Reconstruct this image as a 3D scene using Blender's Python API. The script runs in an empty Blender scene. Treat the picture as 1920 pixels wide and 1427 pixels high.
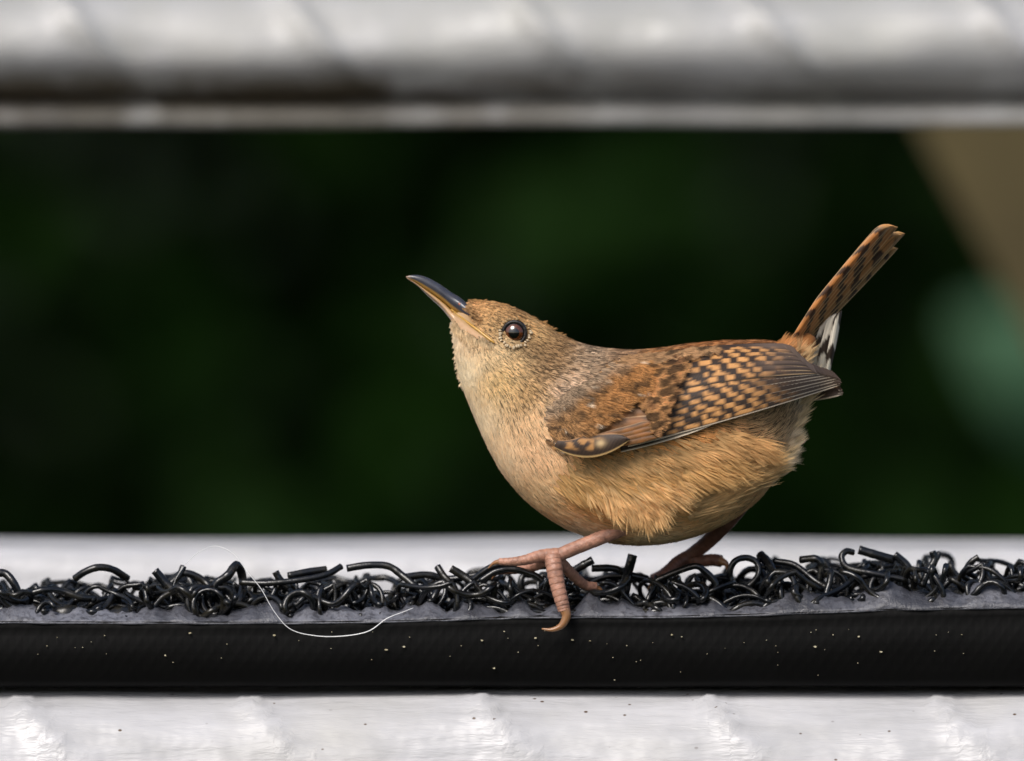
import bpy, math, random
import numpy as np
from mathutils import Vector, noise
from mathutils.bvhtree import BVHTree
random.seed(7); rng = np.random.default_rng(7)
S = bpy.context.scene
R = math.radians

# ------------------------------------------------------------------ camera
E = R(3.0); D = 4.0; K = 8500.0          # K: photo pixels (1920 wide) per metre at the bird
cam_d = bpy.data.cameras.new('camera'); cam = bpy.data.objects.new('camera', cam_d)
S.collection.objects.link(cam); S.camera = cam
cam.location = (0, -D*math.cos(E), D*math.sin(E)); cam.rotation_euler = (math.pi/2 - E, 0, 0)
cam_d.sensor_width = 36; cam_d.lens = 36*D*K/1920.0
cam_d.clip_start = 0.05; cam_d.clip_end = 200
cam_d.dof.use_dof = True; cam_d.dof.focus_distance = D - 0.013; cam_d.dof.aperture_fstop = 10.0
S.render.resolution_x = 1024; S.render.resolution_y = 761
# ------------------------------------------------------------------ world, sun, exposure
SUN_EL, SUN_AZ = R(47), R(-32)           # azimuth from behind the camera towards its left
world = bpy.data.worlds.new('World'); S.world = world; world.use_nodes = True
nt = world.node_tree; bg = nt.nodes['Background']
sky = nt.nodes.new('ShaderNodeTexSky'); sky.sky_type = 'NISHITA'; sky.sun_disc = False
sky.sun_elevation = SUN_EL; sky.air_density = 1.0; sky.dust_density = 4.0; sky.ozone_density = 1.0
nt.links.new(sky.outputs[0], bg.inputs[0]); bg.inputs[1].default_value = 0.10
sun_dir = Vector((math.sin(SUN_AZ)*math.cos(SUN_EL), -math.cos(SUN_AZ)*math.cos(SUN_EL), math.sin(SUN_EL)))
sky.sun_rotation = math.atan2(sun_dir.x, sun_dir.y)
sl = bpy.data.lights.new('sun', 'SUN'); sl.energy = 2.0; sl.angle = R(30); sl.color = (1, .98, .96)
so = bpy.data.objects.new('sun', sl); S.collection.objects.link(so)
so.rotation_euler = sun_dir.to_track_quat('Z', 'Y').to_euler()
S.view_settings.view_transform = 'Standard'; S.view_settings.look = 'None'
S.view_settings.exposure = 0.36; S.view_settings.gamma = 1
S.cycles.use_denoising = True
S.cycles.max_bounces = 8

# ------------------------------------------------------------------ helpers
ce, se = math.cos(E), math.sin(E)
def P(px, py, y=0.0):
    """photo pixel + depth y (m behind the bird's mid-plane) -> world point"""
    v = (713.5-py)/K; Z = v
    for _ in range(4):
        d = D + y*ce - Z*se
        Z = (v*d/D - y*se)/ce
    d = D + y*ce - Z*se
    return Vector(((px-960)/K*d/D, y, Z))
def srgb(r, g, b):
    f = lambda c: (c/255/12.92) if c <= 10 else ((c/255+.055)/1.055)**2.4
    return np.array([f(r), f(g), f(b)])
def link(o, parent=None):
    S.collection.objects.link(o)
    if parent is not None: o.parent = parent
    return o
def mesh_obj(name, verts, faces, mat, parent=None, cols=None, uvs=None, smooth=True):
    me = bpy.data.meshes.new(name); me.from_pydata([tuple(v) for v in verts], [], [tuple(f) for f in faces])
    if cols is not None:
        a = me.color_attributes.new('Col', 'FLOAT_COLOR', 'POINT')
        c = np.ones((len(verts), 4), dtype=np.float32); c[:, :3] = np.asarray(cols, dtype=np.float32)
        a.data.foreach_set('color', c.ravel())
    if uvs is not None:
        uvl = me.uv_layers.new(name='UVMap'); li = np.empty(len(me.loops), dtype=np.int32)
        me.loops.foreach_get('vertex_index', li)
        uvl.data.foreach_set('uv', np.asarray(uvs, dtype=np.float32)[li].ravel())
    if smooth: me.polygons.foreach_set('use_smooth', [True]*len(me.polygons))
    me.materials.append(mat); me.update()
    return link(bpy.data.objects.new(name, me), parent)
def tag(o, label, cat, group=None, kind=None):
    o['label'] = label; o['category'] = cat
    if group: o['group'] = group
    if kind: o['kind'] = kind
    return o
def empty(name, loc=(0, 0, 0)):
    o = bpy.data.objects.new(name, None); o.empty_display_size = .02; o.location = loc
    return link(o)
def catmull(pts, n):
    pts = np.asarray(pts, float); m = len(pts)
    ext = np.vstack([2*pts[0]-pts[1], pts, 2*pts[-1]-pts[-2]])
    out = []
    for t in np.linspace(0, m-1, n):
        i = min(int(t), m-2); f = t-i; a, b, c, d = ext[i:i+4]
        out.append(.5*((2*b)+(-a+c)*f+(2*a-5*b+4*c-d)*f*f+(-a+3*b-3*c+d)*f**3))
    return np.array(out)
def tube_data(pts, rad, ns=8, cap=True):
    pts = [Vector(p) for p in pts]; n = len(pts); V = []; F = []
    t0 = (pts[1]-pts[0]).normalized(); up = Vector((0, 0, 1)) if abs(t0.z) < .9 else Vector((1, 0, 0))
    nrm = (up - t0*up.dot(t0)).normalized()
    for i in range(n):
        t = (pts[min(i+1, n-1)]-pts[max(i-1, 0)]).normalized()
        nrm = (nrm - t*nrm.dot(t)); nrm = nrm.normalized() if nrm.length > 1e-9 else t.orthogonal().normalized()
        b = t.cross(nrm); r = rad[i] if hasattr(rad, '__len__') else rad
        for k in range(ns):
            a = 2*math.pi*k/ns; V.append(pts[i]+(nrm*math.cos(a)+b*math.sin(a))*r)
    for i in range(n-1):
        for k in range(ns):
            F.append((i*ns+k, i*ns+(k+1) % ns, (i+1)*ns+(k+1) % ns, (i+1)*ns+k))
    if cap:
        F.append(tuple(range(ns-1, -1, -1))); F.append(tuple((n-1)*ns+k for k in range(ns)))
    return V, F
def ellipsoid(c, rx, ry, rz, nu=10, nv=8):
    V = []; F = []
    for i in range(nv+1):
        th = math.pi*i/nv
        for k in range(nu):
            a = 2*math.pi*k/nu
            V.append(Vector((c[0]+rx*math.sin(th)*math.cos(a), c[1]+ry*math.sin(th)*math.sin(a), c[2]+rz*math.cos(th))))
    for i in range(nv):
        for k in range(nu): F.append((i*nu+k, (i+1)*nu+k, (i+1)*nu+(k+1) % nu, i*nu+(k+1) % nu))
    return V, F

# ------------------------------------------------------------------ materials
def newmat(name):
    m = bpy.data.materials.new(name); m.use_nodes = True
    return m, m.node_tree.nodes, m.node_tree.links, m.node_tree.nodes['Principled BSDF']
def ramp(N, pts, interp='LINEAR'):
    r = N.new('ShaderNodeValToRGB'); r.color_ramp.interpolation = interp
    while len(r.color_ramp.elements) < len(pts): r.color_ramp.elements.new(.5)
    for e, (p, c) in zip(r.color_ramp.elements, pts): e.position = p; e.color = (*c, 1)
    return r
def noise_node(N, L, coord, scale, detail=4, rough=.55, vscale=None):
    n = N.new('ShaderNodeTexNoise'); n.inputs['Scale'].default_value = scale
    n.inputs['Detail'].default_value = detail; n.inputs['Roughness'].default_value = rough
    if vscale:
        mp = N.new('ShaderNodeMapping'); mp.inputs['Scale'].default_value = vscale
        L.new(coord, mp.inputs[0]); coord = mp.outputs[0]
    L.new(coord, n.inputs['Vector']); return n
def mix(N, L, fac, a, b):
    m = N.new('ShaderNodeMix'); m.data_type = 'RGBA'
    if hasattr(fac, 'links'): L.new(fac, m.inputs[0])
    else: m.inputs[0].default_value = fac
    for s, x in ((m.inputs[6], a), (m.inputs[7], b)):
        if hasattr(x, 'links'): L.new(x, s)
        else: s.default_value = (*x, 1)
    return m.outputs[2]
def vcol_mat(name, rough=.6, spec=.3, sheen=0, bump=None, coat=0, sss=0, trans=0):
    m, N, L, B = newmat(name)
    a = N.new('ShaderNodeAttribute'); a.attribute_name = 'Col'
    L.new(a.outputs['Color'], B.inputs['Base Color'])
    B.inputs['Roughness'].default_value = rough; B.inputs['Specular IOR Level'].default_value = spec
    B.inputs['Sheen Weight'].default_value = sheen; B.inputs['Coat Weight'].default_value = coat
    B.inputs['Coat Roughness'].default_value = .03
    if sss:
        B.inputs['Subsurface Weight'].default_value = sss; B.inputs['Subsurface Radius'].default_value = (1, .4, .25)
        B.inputs['Subsurface Scale'].default_value = .0008
    if trans:
        tr = N.new('ShaderNodeBsdfTranslucent'); L.new(a.outputs['Color'], tr.inputs[0])
        ms = N.new('ShaderNodeMixShader'); ms.inputs[0].default_value = trans
        out = [q for q in N if q.type == 'OUTPUT_MATERIAL'][0]
        L.new(B.outputs[0], ms.inputs[1]); L.new(tr.outputs[0], ms.inputs[2]); L.new(ms.outputs[0], out.inputs[0])
    if bump == 'barb':
        uv = N.new('ShaderNodeUVMap'); mp = N.new('ShaderNodeMapping')
        mp.inputs['Rotation'].default_value = (0, 0, R(24)); L.new(uv.outputs[0], mp.inputs[0])
        w = N.new('ShaderNodeTexWave'); w.inputs['Scale'].default_value = 22; w.inputs['Distortion'].default_value = 1.5
        w.inputs['Detail'].default_value = 2; L.new(mp.outputs[0], w.inputs['Vector'])
        bp = N.new('ShaderNodeBump'); bp.inputs['Strength'].default_value = .14; bp.inputs['Distance'].default_value = .0002
        L.new(w.outputs['Fac'], bp.inputs['Height']); L.new(bp.outputs[0], B.inputs['Normal'])
    if bump == 'scale':
        tc = N.new('ShaderNodeTexCoord'); n = noise_node(N, L, tc.outputs['Object'], 1300, 3)
        bp = N.new('ShaderNodeBump'); bp.inputs['Strength'].default_value = .7; bp.inputs['Distance'].default_value = .0003
        L.new(n.outputs[0], bp.inputs['Height']); L.new(bp.outputs[0], B.inputs['Normal'])
    return m
M_plume = vcol_mat('plumage', .7, .2, .1, trans=.32)
M_vane = vcol_mat('feather_vane', .5, .3, .05, 'barb')
M_bill = vcol_mat('bill_horn', .28, .5, 0, None, .3, .15)
M_skin = vcol_mat('leg_skin', .48, .45, 0, 'scale', .05, .1)
M_eye = vcol_mat('eyeball', .05, .6, 0, None, 1.0)

def white_paint():
    m, N, L, B = newmat('weathered_white_paint')
    tc = N.new('ShaderNodeTexCoord'); o = tc.outputs['Object']
    streak = noise_node(N, L, o, 60, 5, .6, (.35, 2, 2.2))
    base = mix(N, L, ramp_out(N, L, streak.outputs[0], [(.3, (0, 0, 0)), (.75, (1, 1, 1))]), (.41, .41, .415), (.57, .57, .59))
    blot = noise_node(N, L, o, 22, 4, .6)
    base = mix(N, L, ramp_out(N, L, blot.outputs[0], [(.5, (0, 0, 0)), (.8, (.55, .55, .55))]), base, (.44, .43, .39))
    vo = N.new('ShaderNodeTexVoronoi'); vo.inputs['Scale'].default_value = 170
    mp = N.new('ShaderNodeMapping'); mp.inputs['Scale'].default_value = (1, 1.2, 1.5); L.new(o, mp.inputs[0]); L.new(mp.outputs[0], vo.inputs['Vector'])
    fl = noise_node(N, L, o, 40, 2)
    th = N.new('ShaderNodeMath'); th.operation = 'MULTIPLY'
    L.new(ramp_out(N, L, vo.outputs['Distance'], [(.05, (1, 1, 1)), (.09, (0, 0, 0))]), th.inputs[0])
    L.new(ramp_out(N, L, fl.outputs[0], [(.36, (0, 0, 0)), (.46, (1, 1, 1))]), th.inputs[1])
    base = mix(N, L, th.outputs[0], base, (.09, .055, .03))
    # grime that has settled in the carved groove
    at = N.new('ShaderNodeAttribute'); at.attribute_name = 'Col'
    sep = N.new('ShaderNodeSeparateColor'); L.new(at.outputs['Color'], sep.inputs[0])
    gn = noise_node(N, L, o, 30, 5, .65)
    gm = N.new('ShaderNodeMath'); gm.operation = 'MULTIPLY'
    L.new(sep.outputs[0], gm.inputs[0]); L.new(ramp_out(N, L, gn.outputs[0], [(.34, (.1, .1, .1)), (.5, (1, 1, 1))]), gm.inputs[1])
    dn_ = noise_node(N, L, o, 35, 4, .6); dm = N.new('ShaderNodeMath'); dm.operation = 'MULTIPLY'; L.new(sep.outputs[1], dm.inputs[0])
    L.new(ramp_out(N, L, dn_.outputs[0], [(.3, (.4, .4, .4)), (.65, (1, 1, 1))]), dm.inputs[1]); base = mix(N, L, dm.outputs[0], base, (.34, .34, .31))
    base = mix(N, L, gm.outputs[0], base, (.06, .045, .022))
    L.new(base, B.inputs['Base Color'])
    rr = ramp_out(N, L, blot.outputs[0], [(.3, (.26, .26, .26)), (.75, (.5, .5, .5))]); L.new(rr, B.inputs['Roughness'])
    B.inputs['Specular IOR Level'].default_value = .5
    b1 = N.new('ShaderNodeBump'); b1.inputs['Strength'].default_value = .9; b1.inputs['Distance'].default_value = .0012
    L.new(streak.outputs[0], b1.inputs['Height'])
    n2 = noise_node(N, L, o, 45, 3, .5)
    b2 = N.new('ShaderNodeBump'); b2.inputs['Strength'].default_value = .7; b2.inputs['Distance'].default_value = .003
    L.new(n2.outputs[0], b2.inputs['Height']); L.new(b1.outputs[0], b2.inputs['Normal']); L.new(b2.outputs[0], B.inputs['Normal'])
    return m
def ramp_out(N, L, src, pts):
    r = ramp(N, pts); L.new(src, r.inputs[0]); return r.outputs[0]
M_white = white_paint()

def rubber():
    m, N, L, B = newmat('black_rubber')
    tc = N.new('ShaderNodeTexCoord'); o = tc.outputs['Object']
    n = noise_node(N, L, o, 90, 5)
    L.new(mix(N, L, n.outputs[0], (.001, .001, .001), (.0032, .0032, .003)), B.inputs['Base Color'])
    B.inputs['Roughness'].default_value = .6; B.inputs['Specular IOR Level'].default_value = .10
    hs = []
    for a in (35, -35):
        mp = N.new('ShaderNodeMapping'); mp.inputs['Rotation'].default_value = (0, R(a), 0); L.new(o, mp.inputs[0])
        w = N.new('ShaderNodeTexWave'); w.inputs['Scale'].default_value = 130; w.inputs['Distortion'].default_value = 1.0; L.new(mp.outputs[0], w.inputs['Vector']); hs.append(w)
    ad = N.new('ShaderNodeMath'); ad.operation = 'MAXIMUM'; L.new(hs[0].outputs['Fac'], ad.inputs[0]); L.new(hs[1].outputs['Fac'], ad.inputs[1])
    bp = N.new('ShaderNodeBump'); bp.inputs['Strength'].default_value = .1; bp.inputs['Distance'].default_value = .0005
    L.new(ad.outputs[0], bp.inputs['Height']); L.new(bp.outputs[0], B.inputs['Normal'])
    return m
def film():
    m, N, L, B = newmat('sky_grey_film')
    tc = N.new('ShaderNodeTexCoord'); o = tc.outputs['Object']
    n = noise_node(N, L, o, 60, 4); n2 = noise_node(N, L, o, 700, 4, .7)
    c = mix(N, L, ramp_out(N, L, n.outputs[0], [(.35, (0, 0, 0)), (.65, (1, 1, 1))]), (.05, .052, .062), (.18, .185, .215))  # blue-grey of the reflected sky put into the base colour
    c = mix(N, L, ramp_out(N, L, n2.outputs[0], [(.48, (0, 0, 0)), (.62, (.8, .8, .8))]), c, (.04, .04, .048))
    L.new(c, B.inputs['Base Color'])
    L.new(ramp_out(N, L, n.outputs[0], [(.3, (.25, .25, .25)), (.7, (.5, .5, .5))]), B.inputs['Roughness'])
    bp = N.new('ShaderNodeBump'); bp.inputs['Strength'].default_value = .7; bp.inputs['Distance'].default_value = .0006
    L.new(n2.outputs[0], bp.inputs['Height']); L.new(bp.outputs[0], B.inputs['Normal'])
    return m
def vinyl():
    m, N, L, B = newmat('glossy_black_vinyl')
    tc = N.new('ShaderNodeTexCoord'); o = tc.outputs['Object']
    n = noise_node(N, L, o, 250, 4)
    L.new(mix(N, L, ramp_out(N, L, n.outputs[0], [(.45, (0, 0, 0)), (.75, (1, 1, 1))]), (.006, .007, .009), (.02, .017, .010)), B.inputs['Base Color'])
    L.new(ramp_out(N, L, n.outputs[0], [(.3, (.10, .10, .10)), (.7, (.34, .34, .34))]), B.inputs['Roughness'])
    B.inputs['Specular IOR Level'].default_value = .55
    bp = N.new('ShaderNodeBump'); bp.inputs['Strength'].default_value = .5; bp.inputs['Distance'].default_value = .0005
    L.new(n.outputs[0], bp.inputs['Height']); L.new(bp.outputs[0], B.inputs['Normal'])
    return m
M_rubber, M_film, M_vinyl = rubber(), film(), vinyl()
def simple(name, c1, c2, scale, rough=.7, spec=.3):
    m, N, L, B = newmat(name); tc = N.new('ShaderNodeTexCoord')
    n = noise_node(N, L, tc.outputs['Object'], scale, 5)
    L.new(mix(N, L, ramp_out(N, L, n.outputs[0], [(.35, (0, 0, 0)), (.65, (1, 1, 1))]), c1, c2), B.inputs['Base Color'])
    B.inputs['Roughness'].default_value = rough; B.inputs['Specular IOR Level'].default_value = spec
    return m
M_leaf = simple('dark_hedge_leaf', (.0035, .010, .001), (.006, .022, .002), 3.0, .7, .05)
M_pale = simple('pale_green_leaf', (.04, .095, .045), (.07, .15, .08), 30, .5)
M_stem = simple('plant_stem', (.03, .05, .015), (.05, .06, .02), 40)
M_tan = simple('tan_timber', (.065, .05, .02), (.105, .082, .032), 14, .7)
M_soil = simple('mossy_soil', (.010, .012, .005), (.016, .028, .008), 12, .95, .05)
M_fibre = simple('white_fibre', (.75, .75, .75), (.85, .85, .85), 50, .3, .5)
M_fleck = simple('pale_fleck', (.35, .30, .18), (.6, .55, .4), 800, .8)

# ------------------------------------------------------------------ ground and background planting
GZ = -0.62
g = mesh_obj('ground', [(-60, -30, GZ), (60, -30, GZ), (60, 90, GZ), (-60, 90, GZ)], [(0, 1, 2, 3)], M_soil, smooth=False); g['kind'] = 'structure'

def leaf_cloud(name, n, box, size, mat, parent=None, curve=0):
    V = np.empty((n*6, 3)); F = []
    c = np.stack([rng.uniform(box[i][0], box[i][1], n) for i in range(3)], 1)
    if curve: c[:, 1] -= curve*np.clip((c[:, 2]-.6)/2.4, 0, 1)**1.5      # unseen top leans forward, shaped to shade the hedge below it
    d = rng.normal(size=(n, 3)); d /= np.linalg.norm(d, axis=1)[:, None]
    q = rng.normal(size=(n, 3)); s = np.cross(d, q); s /= np.linalg.norm(s, axis=1)[:, None]
    nn = np.cross(d, s); L = size*rng.uniform(.6, 1.3, n)[:, None]
    prof = [(-.5, 0, 0), (-.1, .26, .05), (-.1, -.26, .05), (.25, .2, .02), (.25, -.2, .02), (.55, 0, -.1)]
    for k, (a, b, e) in enumerate(prof): V[k::6] = c+d*L*a+s*L*b+nn*L*e
    for i in range(n):
        o = i*6; F += [(o, o+1, o+2), (o+1, o+3, o+4, o+2), (o+3, o+5, o+4)]
    return mesh_obj(name, V, F, mat, parent, smooth=False)
h = leaf_cloud('hedge', 60000, ((-1.5, 1.5), (3.0, 4.0), (GZ, 2.6)), .06, M_leaf, curve=1.2)
tag(h, 'dark green leafy hedge far behind the bench, thrown out of focus', 'hedge', kind='stuff')

pl = empty('pale_leaf_plant', (0.46, 1.9, GZ)); tag(pl, 'blurred pale green broad leaved plant beside the leaning tan post', 'plant')
base = Vector((0.46, 1.9, GZ))
def big_leaf(tip, root, w, up):
    tip, root = Vector(tip), Vector(root); d = tip-root; s = d.cross(up).normalized(); n = s.cross(d).normalized()
    V = []; F = []
    for i in range(9):
        u = i/8; c = root+d*u+n*(.22*d.length*math.sin(math.pi*u*.9)); ww = w*math.sin(math.pi*min(1, u*.93+.05))**.8
        for k in (-1, -.5, 0, .5, 1): V.append(c+s*ww*k-n*abs(k)*ww*.25-base)
    for i in range(8):
        for k in range(4): a = i*5+k; F.append((a, a+1, a+6, a+5))
    return mesh_obj('leaf', V, F, M_pale, pl)
tipc = P(1905, 655, 1.9)
stem_top = tipc+Vector((.03, .03, -.035))
V, F = tube_data([v-base for v in (base, base.lerp(stem_top, .4)+Vector((.015, 0, 0)), base.lerp(stem_top, .75)+Vector((.01, .01, 0)), stem_top)], [.006, .005, .004, .002])
mesh_obj('stem', V, F, M_stem, pl)
big_leaf(tipc+Vector((-.022, -.01, .012)), stem_top, .021, Vector((0, -1, .4)))
big_leaf(tipc+Vector((.05, .0, .03)), stem_top, .022, Vector((0, -1, .5)))
big_leaf(stem_top+Vector((.07, .02, -.01)), stem_top, .022, Vector((.2, -1, .6)))
for k in range(6):
    r_ = base.lerp(stem_top, .25+.1*k); a = k*2.4
    big_leaf(r_+Vector((.07*math.cos(a)+.035, .07*math.sin(a), .02)), r_, .02, Vector((0, 0, 1)))

# leaning tan post
Y = .75
a0 = P(1693, 190, Y); a1 = P(1925, 620, Y); dr = (a1-a0).normalized(); sd = Vector((-dr.z, 0, dr.x))
if sd.x < 0: sd = -sd
p0 = a0-dr*.35; p1 = a0+dr*((GZ-a0.z)/dr.z+.02); wd = .055
V = []
for p in (p0, p1):
    for s_, yy in ((0, 0), (1, 0), (1, .05), (0, .05)): V.append(p+sd*wd*s_+Vector((0, yy, 0)))
b0 = Vector((p1.x, Y, GZ))
post = mesh_obj('leaning_post', [v-b0 for v in V], [(0, 1, 2, 3)[::-1], (4, 5, 6, 7), (0, 1, 5, 4), (1, 2, 6, 5), (2, 3, 7, 6), (3, 0, 4, 7)], M_tan, smooth=False)
post.location = b0; tag(post, 'slanting tan timber post, blurred, under the white back rail', 'post')

# ------------------------------------------------------------------ white bench
bench = empty('garden_bench', (0, .1, GZ)); tag(bench, 'white painted bench with rope carved rails that the wren stands on', 'bench')
boff = Vector((0, .1, GZ))
def rail(name, prof, groove, x0, x1, period, phase, amp, slope, nx=520, dirt=0):
    """prof: list of (y, z) front profile from bottom to top and round the back (closed). rope-like diagonal ridges"""
    V = []; F = []; C = []; n = len(prof)
    pz = [p[1] for p in prof]; zt = max(pz)
    for i in range(nx+1):
        x = x0+(x1-x0)*i/nx
        for j, (y, z, a) in enumerate(prof):
            q = ((x-phase+(z-zt)*slope)/period) % 1.0; q = q-1 if q > .5 else q
            ridge = math.exp(-(q/.04)**2)*1.25-.12*math.exp(-((q-.10)/.05)**2)
            lump = noise.noise(Vector((x*45, z*70, y*40+3.1)))*.55+noise.noise(Vector((x*14, z*40, 7+y*9)))*.8
            dd = (ridge+lump)*amp*a
            zz = z+noise.noise(Vector((x*16, 5.5, z*3)))*.0007
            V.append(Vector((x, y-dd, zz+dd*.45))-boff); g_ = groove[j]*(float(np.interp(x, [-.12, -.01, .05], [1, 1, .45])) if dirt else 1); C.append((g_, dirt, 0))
    for i in range(nx):
        for j in range(n):
            a = i*n+j; b = i*n+(j+1) % n; F.append((a, b, b+n, a+n))
    F.append(tuple(range(n))); F.append(tuple(nx*n+j for j in range(n))[::-1])
    return mesh_obj(name, V, F, M_white, bench, cols=C)
# back rail (far, out of focus)
YB = .30
zb = P(0, 236, YB).z; s_ = (D+YB)/D/K
prof = []; gr = []
def add(dy, py, a, g): prof.append((YB+dy, P(0, py, YB).z, a)); gr.append(g)
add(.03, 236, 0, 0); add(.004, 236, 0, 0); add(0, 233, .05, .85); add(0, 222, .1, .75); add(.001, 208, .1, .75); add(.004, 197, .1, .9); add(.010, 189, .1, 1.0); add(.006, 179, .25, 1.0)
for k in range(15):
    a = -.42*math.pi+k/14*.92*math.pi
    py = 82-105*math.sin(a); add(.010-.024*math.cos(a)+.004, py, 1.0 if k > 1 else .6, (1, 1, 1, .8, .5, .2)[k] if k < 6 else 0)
add(.03, -24, 0, 0); add(.036, 60, 0, 0)
s430 = 430/K*(D+YB)/D
rail('backrest_rail', prof, gr, -.62, .62, s430, P(515, 82, YB).x-.0, .0036, .85, dirt=.75)  # a darker grey is mixed over the whole back rail
# front rail
YF = -.014; prof = []; gr = []
def addf(y, z, a, g=0): prof.append((y, z, a)); gr.append(g)
zf = P(0, 1302, YF).z
addf(.045, zf-.055, 0); addf(.0, zf-.055, 0)
for k in range(18):
    a = -.5*math.pi+k/17*math.pi; addf(.000-.024*math.cos(a)**.8 if math.cos(a) > 0 else 0, zf-.0265+.0265*math.sin(a), 1.0 if 1 < k < 16 else .15)
addf(.02, zf, 0); addf(.045, zf, 0)
rail('front_rail', prof, gr, -.62, .62, 430/K, P(452, 1380, YF).x, .0017, .9)
def slab(name, x0, x1, y0, y1, z0, z1, bev, parent, mat, nx=60):
    V = []; F = []; pr = []
    for cy, cz, a0 in ((y0+bev, z1-bev, math.pi), (y1-bev, z1-bev, math.pi/2), (y1-bev, z0+bev, 0), (y0+bev, z0+bev, -math.pi/2)):
        for k in range(5): a = a0-k/4*math.pi/2; pr.append((cy+bev*math.cos(a), cz+bev*math.sin(a)))
    n = len(pr)
    for i in range(nx+1):
        x = x0+(x1-x0)*i/nx
        for (y, z) in pr:
            w = noise.noise(Vector((x*14, y*8, z*8)))*.0006
            V.append(Vector((x, y+w, z+w))-boff)
    for i in range(nx):
        for j in range(n): F.append((i*n+j, i*n+(j+1) % n, (i+1)*n+(j+1) % n, (i+1)*n+j))
    F.append(tuple(range(n))); F.append(tuple(nx*n+j for j in range(n))[::-1])
    return mesh_obj(name, V, F, mat, parent, cols=[(0, 0, 0)]*len(V))
yr = .115; zr1 = P(0, 1006, yr+.045).z
slab('seat_slat', -.62, .62, yr, yr+.05, zr1-.022, zr1, .008, bench, M_white)
slab('seat_slat', -.62, .62, yr+.001, yr+.03, zr1-.06, zr1-.0225, .004, bench, M_white)
slab('seat_slat', -.62, .62, .175, .225, zr1-.030, zr1-.010, .006, bench, M_white)  # this and the next: hidden slats added to bounce light onto the back rail
slab('seat_slat', -.62, .62, .235, .285, zr1-.036, zr1-.016, .006, bench, M_white)
slab('seat_board', -.62, .62, .046, .114, zf-.022, zf-.001, .004, bench, M_white)
for sx in (-1, 1):
    slab('leg', sx*.6-.02, sx*.6+.02, -.008, .04, GZ, zf-.0555, .006, bench, M_white, 2)
    slab('leg', sx*.6-.02, sx*.6+.02, .12, .16, GZ, zr1-.0605, .006, bench, M_white, 2)
    slab('back_post', sx*.6-.02, sx*.6+.02, YB+.04, YB+.08, GZ, zb+.06, .006, bench, M_white, 2)
    slab('side_rail', sx*.6-.018, sx*.6+.018, .161, YB+.039, zr1-.075, zr1-.037, .006, bench, M_white, 2)

# ------------------------------------------------------------------ black mat
def lip_py(px): return np.interp(px, [-2000, 0, 300, 560, 760, 1000, 1250, 1450, 1650, 1920, 4000], [1166, 1165, 1166, 1166, 1163, 1155, 1155, 1150, 1142, 1137, 1136])
YM = -.0115
mat = empty('rubber_mat', (0, 0, zf)); tag(mat, 'black rubber mat with a tangle of glossy coiled strands on top', 'mat')
moff = Vector((0, 0, zf))
V = []; F = []; nx = 300; X0, X1 = -.34, .34
for i in range(nx+1):
    x = X0+(X1-X0)*i/nx; px = 960+x*K; zl = P(px, lip_py(px), YM).z; zb_ = zf+.0012+noise.noise(Vector((x*20, 1, 2)))*.0004
    hh = zl-zb_
    rows = [(.040, zb_), (YM+.004, zb_), (YM+.0008, zb_+.0008)]
    for k in range(1, 9): u = k/9; rows.append((YM+.0008-.0016*math.sin(math.pi*u)+noise.noise(Vector((x*30, u*3, 0)))*.0003, zb_+hh*u))
    rows += [(YM, zl), (YM+.004, zl+.0003), (.040, zl+.0005)]
    V += [Vector((x, *r))-moff for r in rows]
nr = len(rows)
for i in range(nx):
    for j in range(nr): F.append((i*nr+j, i*nr+(j+1) % nr, (i+1)*nr+(j+1) % nr, (i+1)*nr+j))
F.append(tuple(range(nr))); F.append(tuple(nx*nr+j for j in range(nr))[::-1])
mesh_obj('backing', V, F, M_rubber, mat)
# torn film along the upper front edge, reflected sky put into its grey
V = []; F = []; nx = 760
for i in range(nx+1):
    x = X0+(X1-X0)*i/nx; px = 960+x*K; zl = P(px, lip_py(px), YM).z
    hgt = 24+24*noise.noise(Vector((px/90, 0, 3)))+16*noise.noise(Vector((px/33, 5, 3)))+6*noise.noise(Vector((px/9, 9, 3)))
    hgt = max(5, hgt+10*(px > 1500)); hgt /= K
    for k in range(5):
        u = k/4; yy = YM-.0002+.0055*u**1.3+noise.noise(Vector((x*150, u*2, 8)))*.0004
        V.append(Vector((x, yy, zl-.0003+hgt*u))-moff)
for i in range(nx):
    for k in range(4): a = i*5+k; F.append((a, a+1, a+6, a+5))
fo = mesh_obj('torn_film', V, F, M_film, mat)
md = fo.modifiers.new('thick', 'SOLIDIFY'); md.thickness = .0004; md.offset = 1
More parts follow.
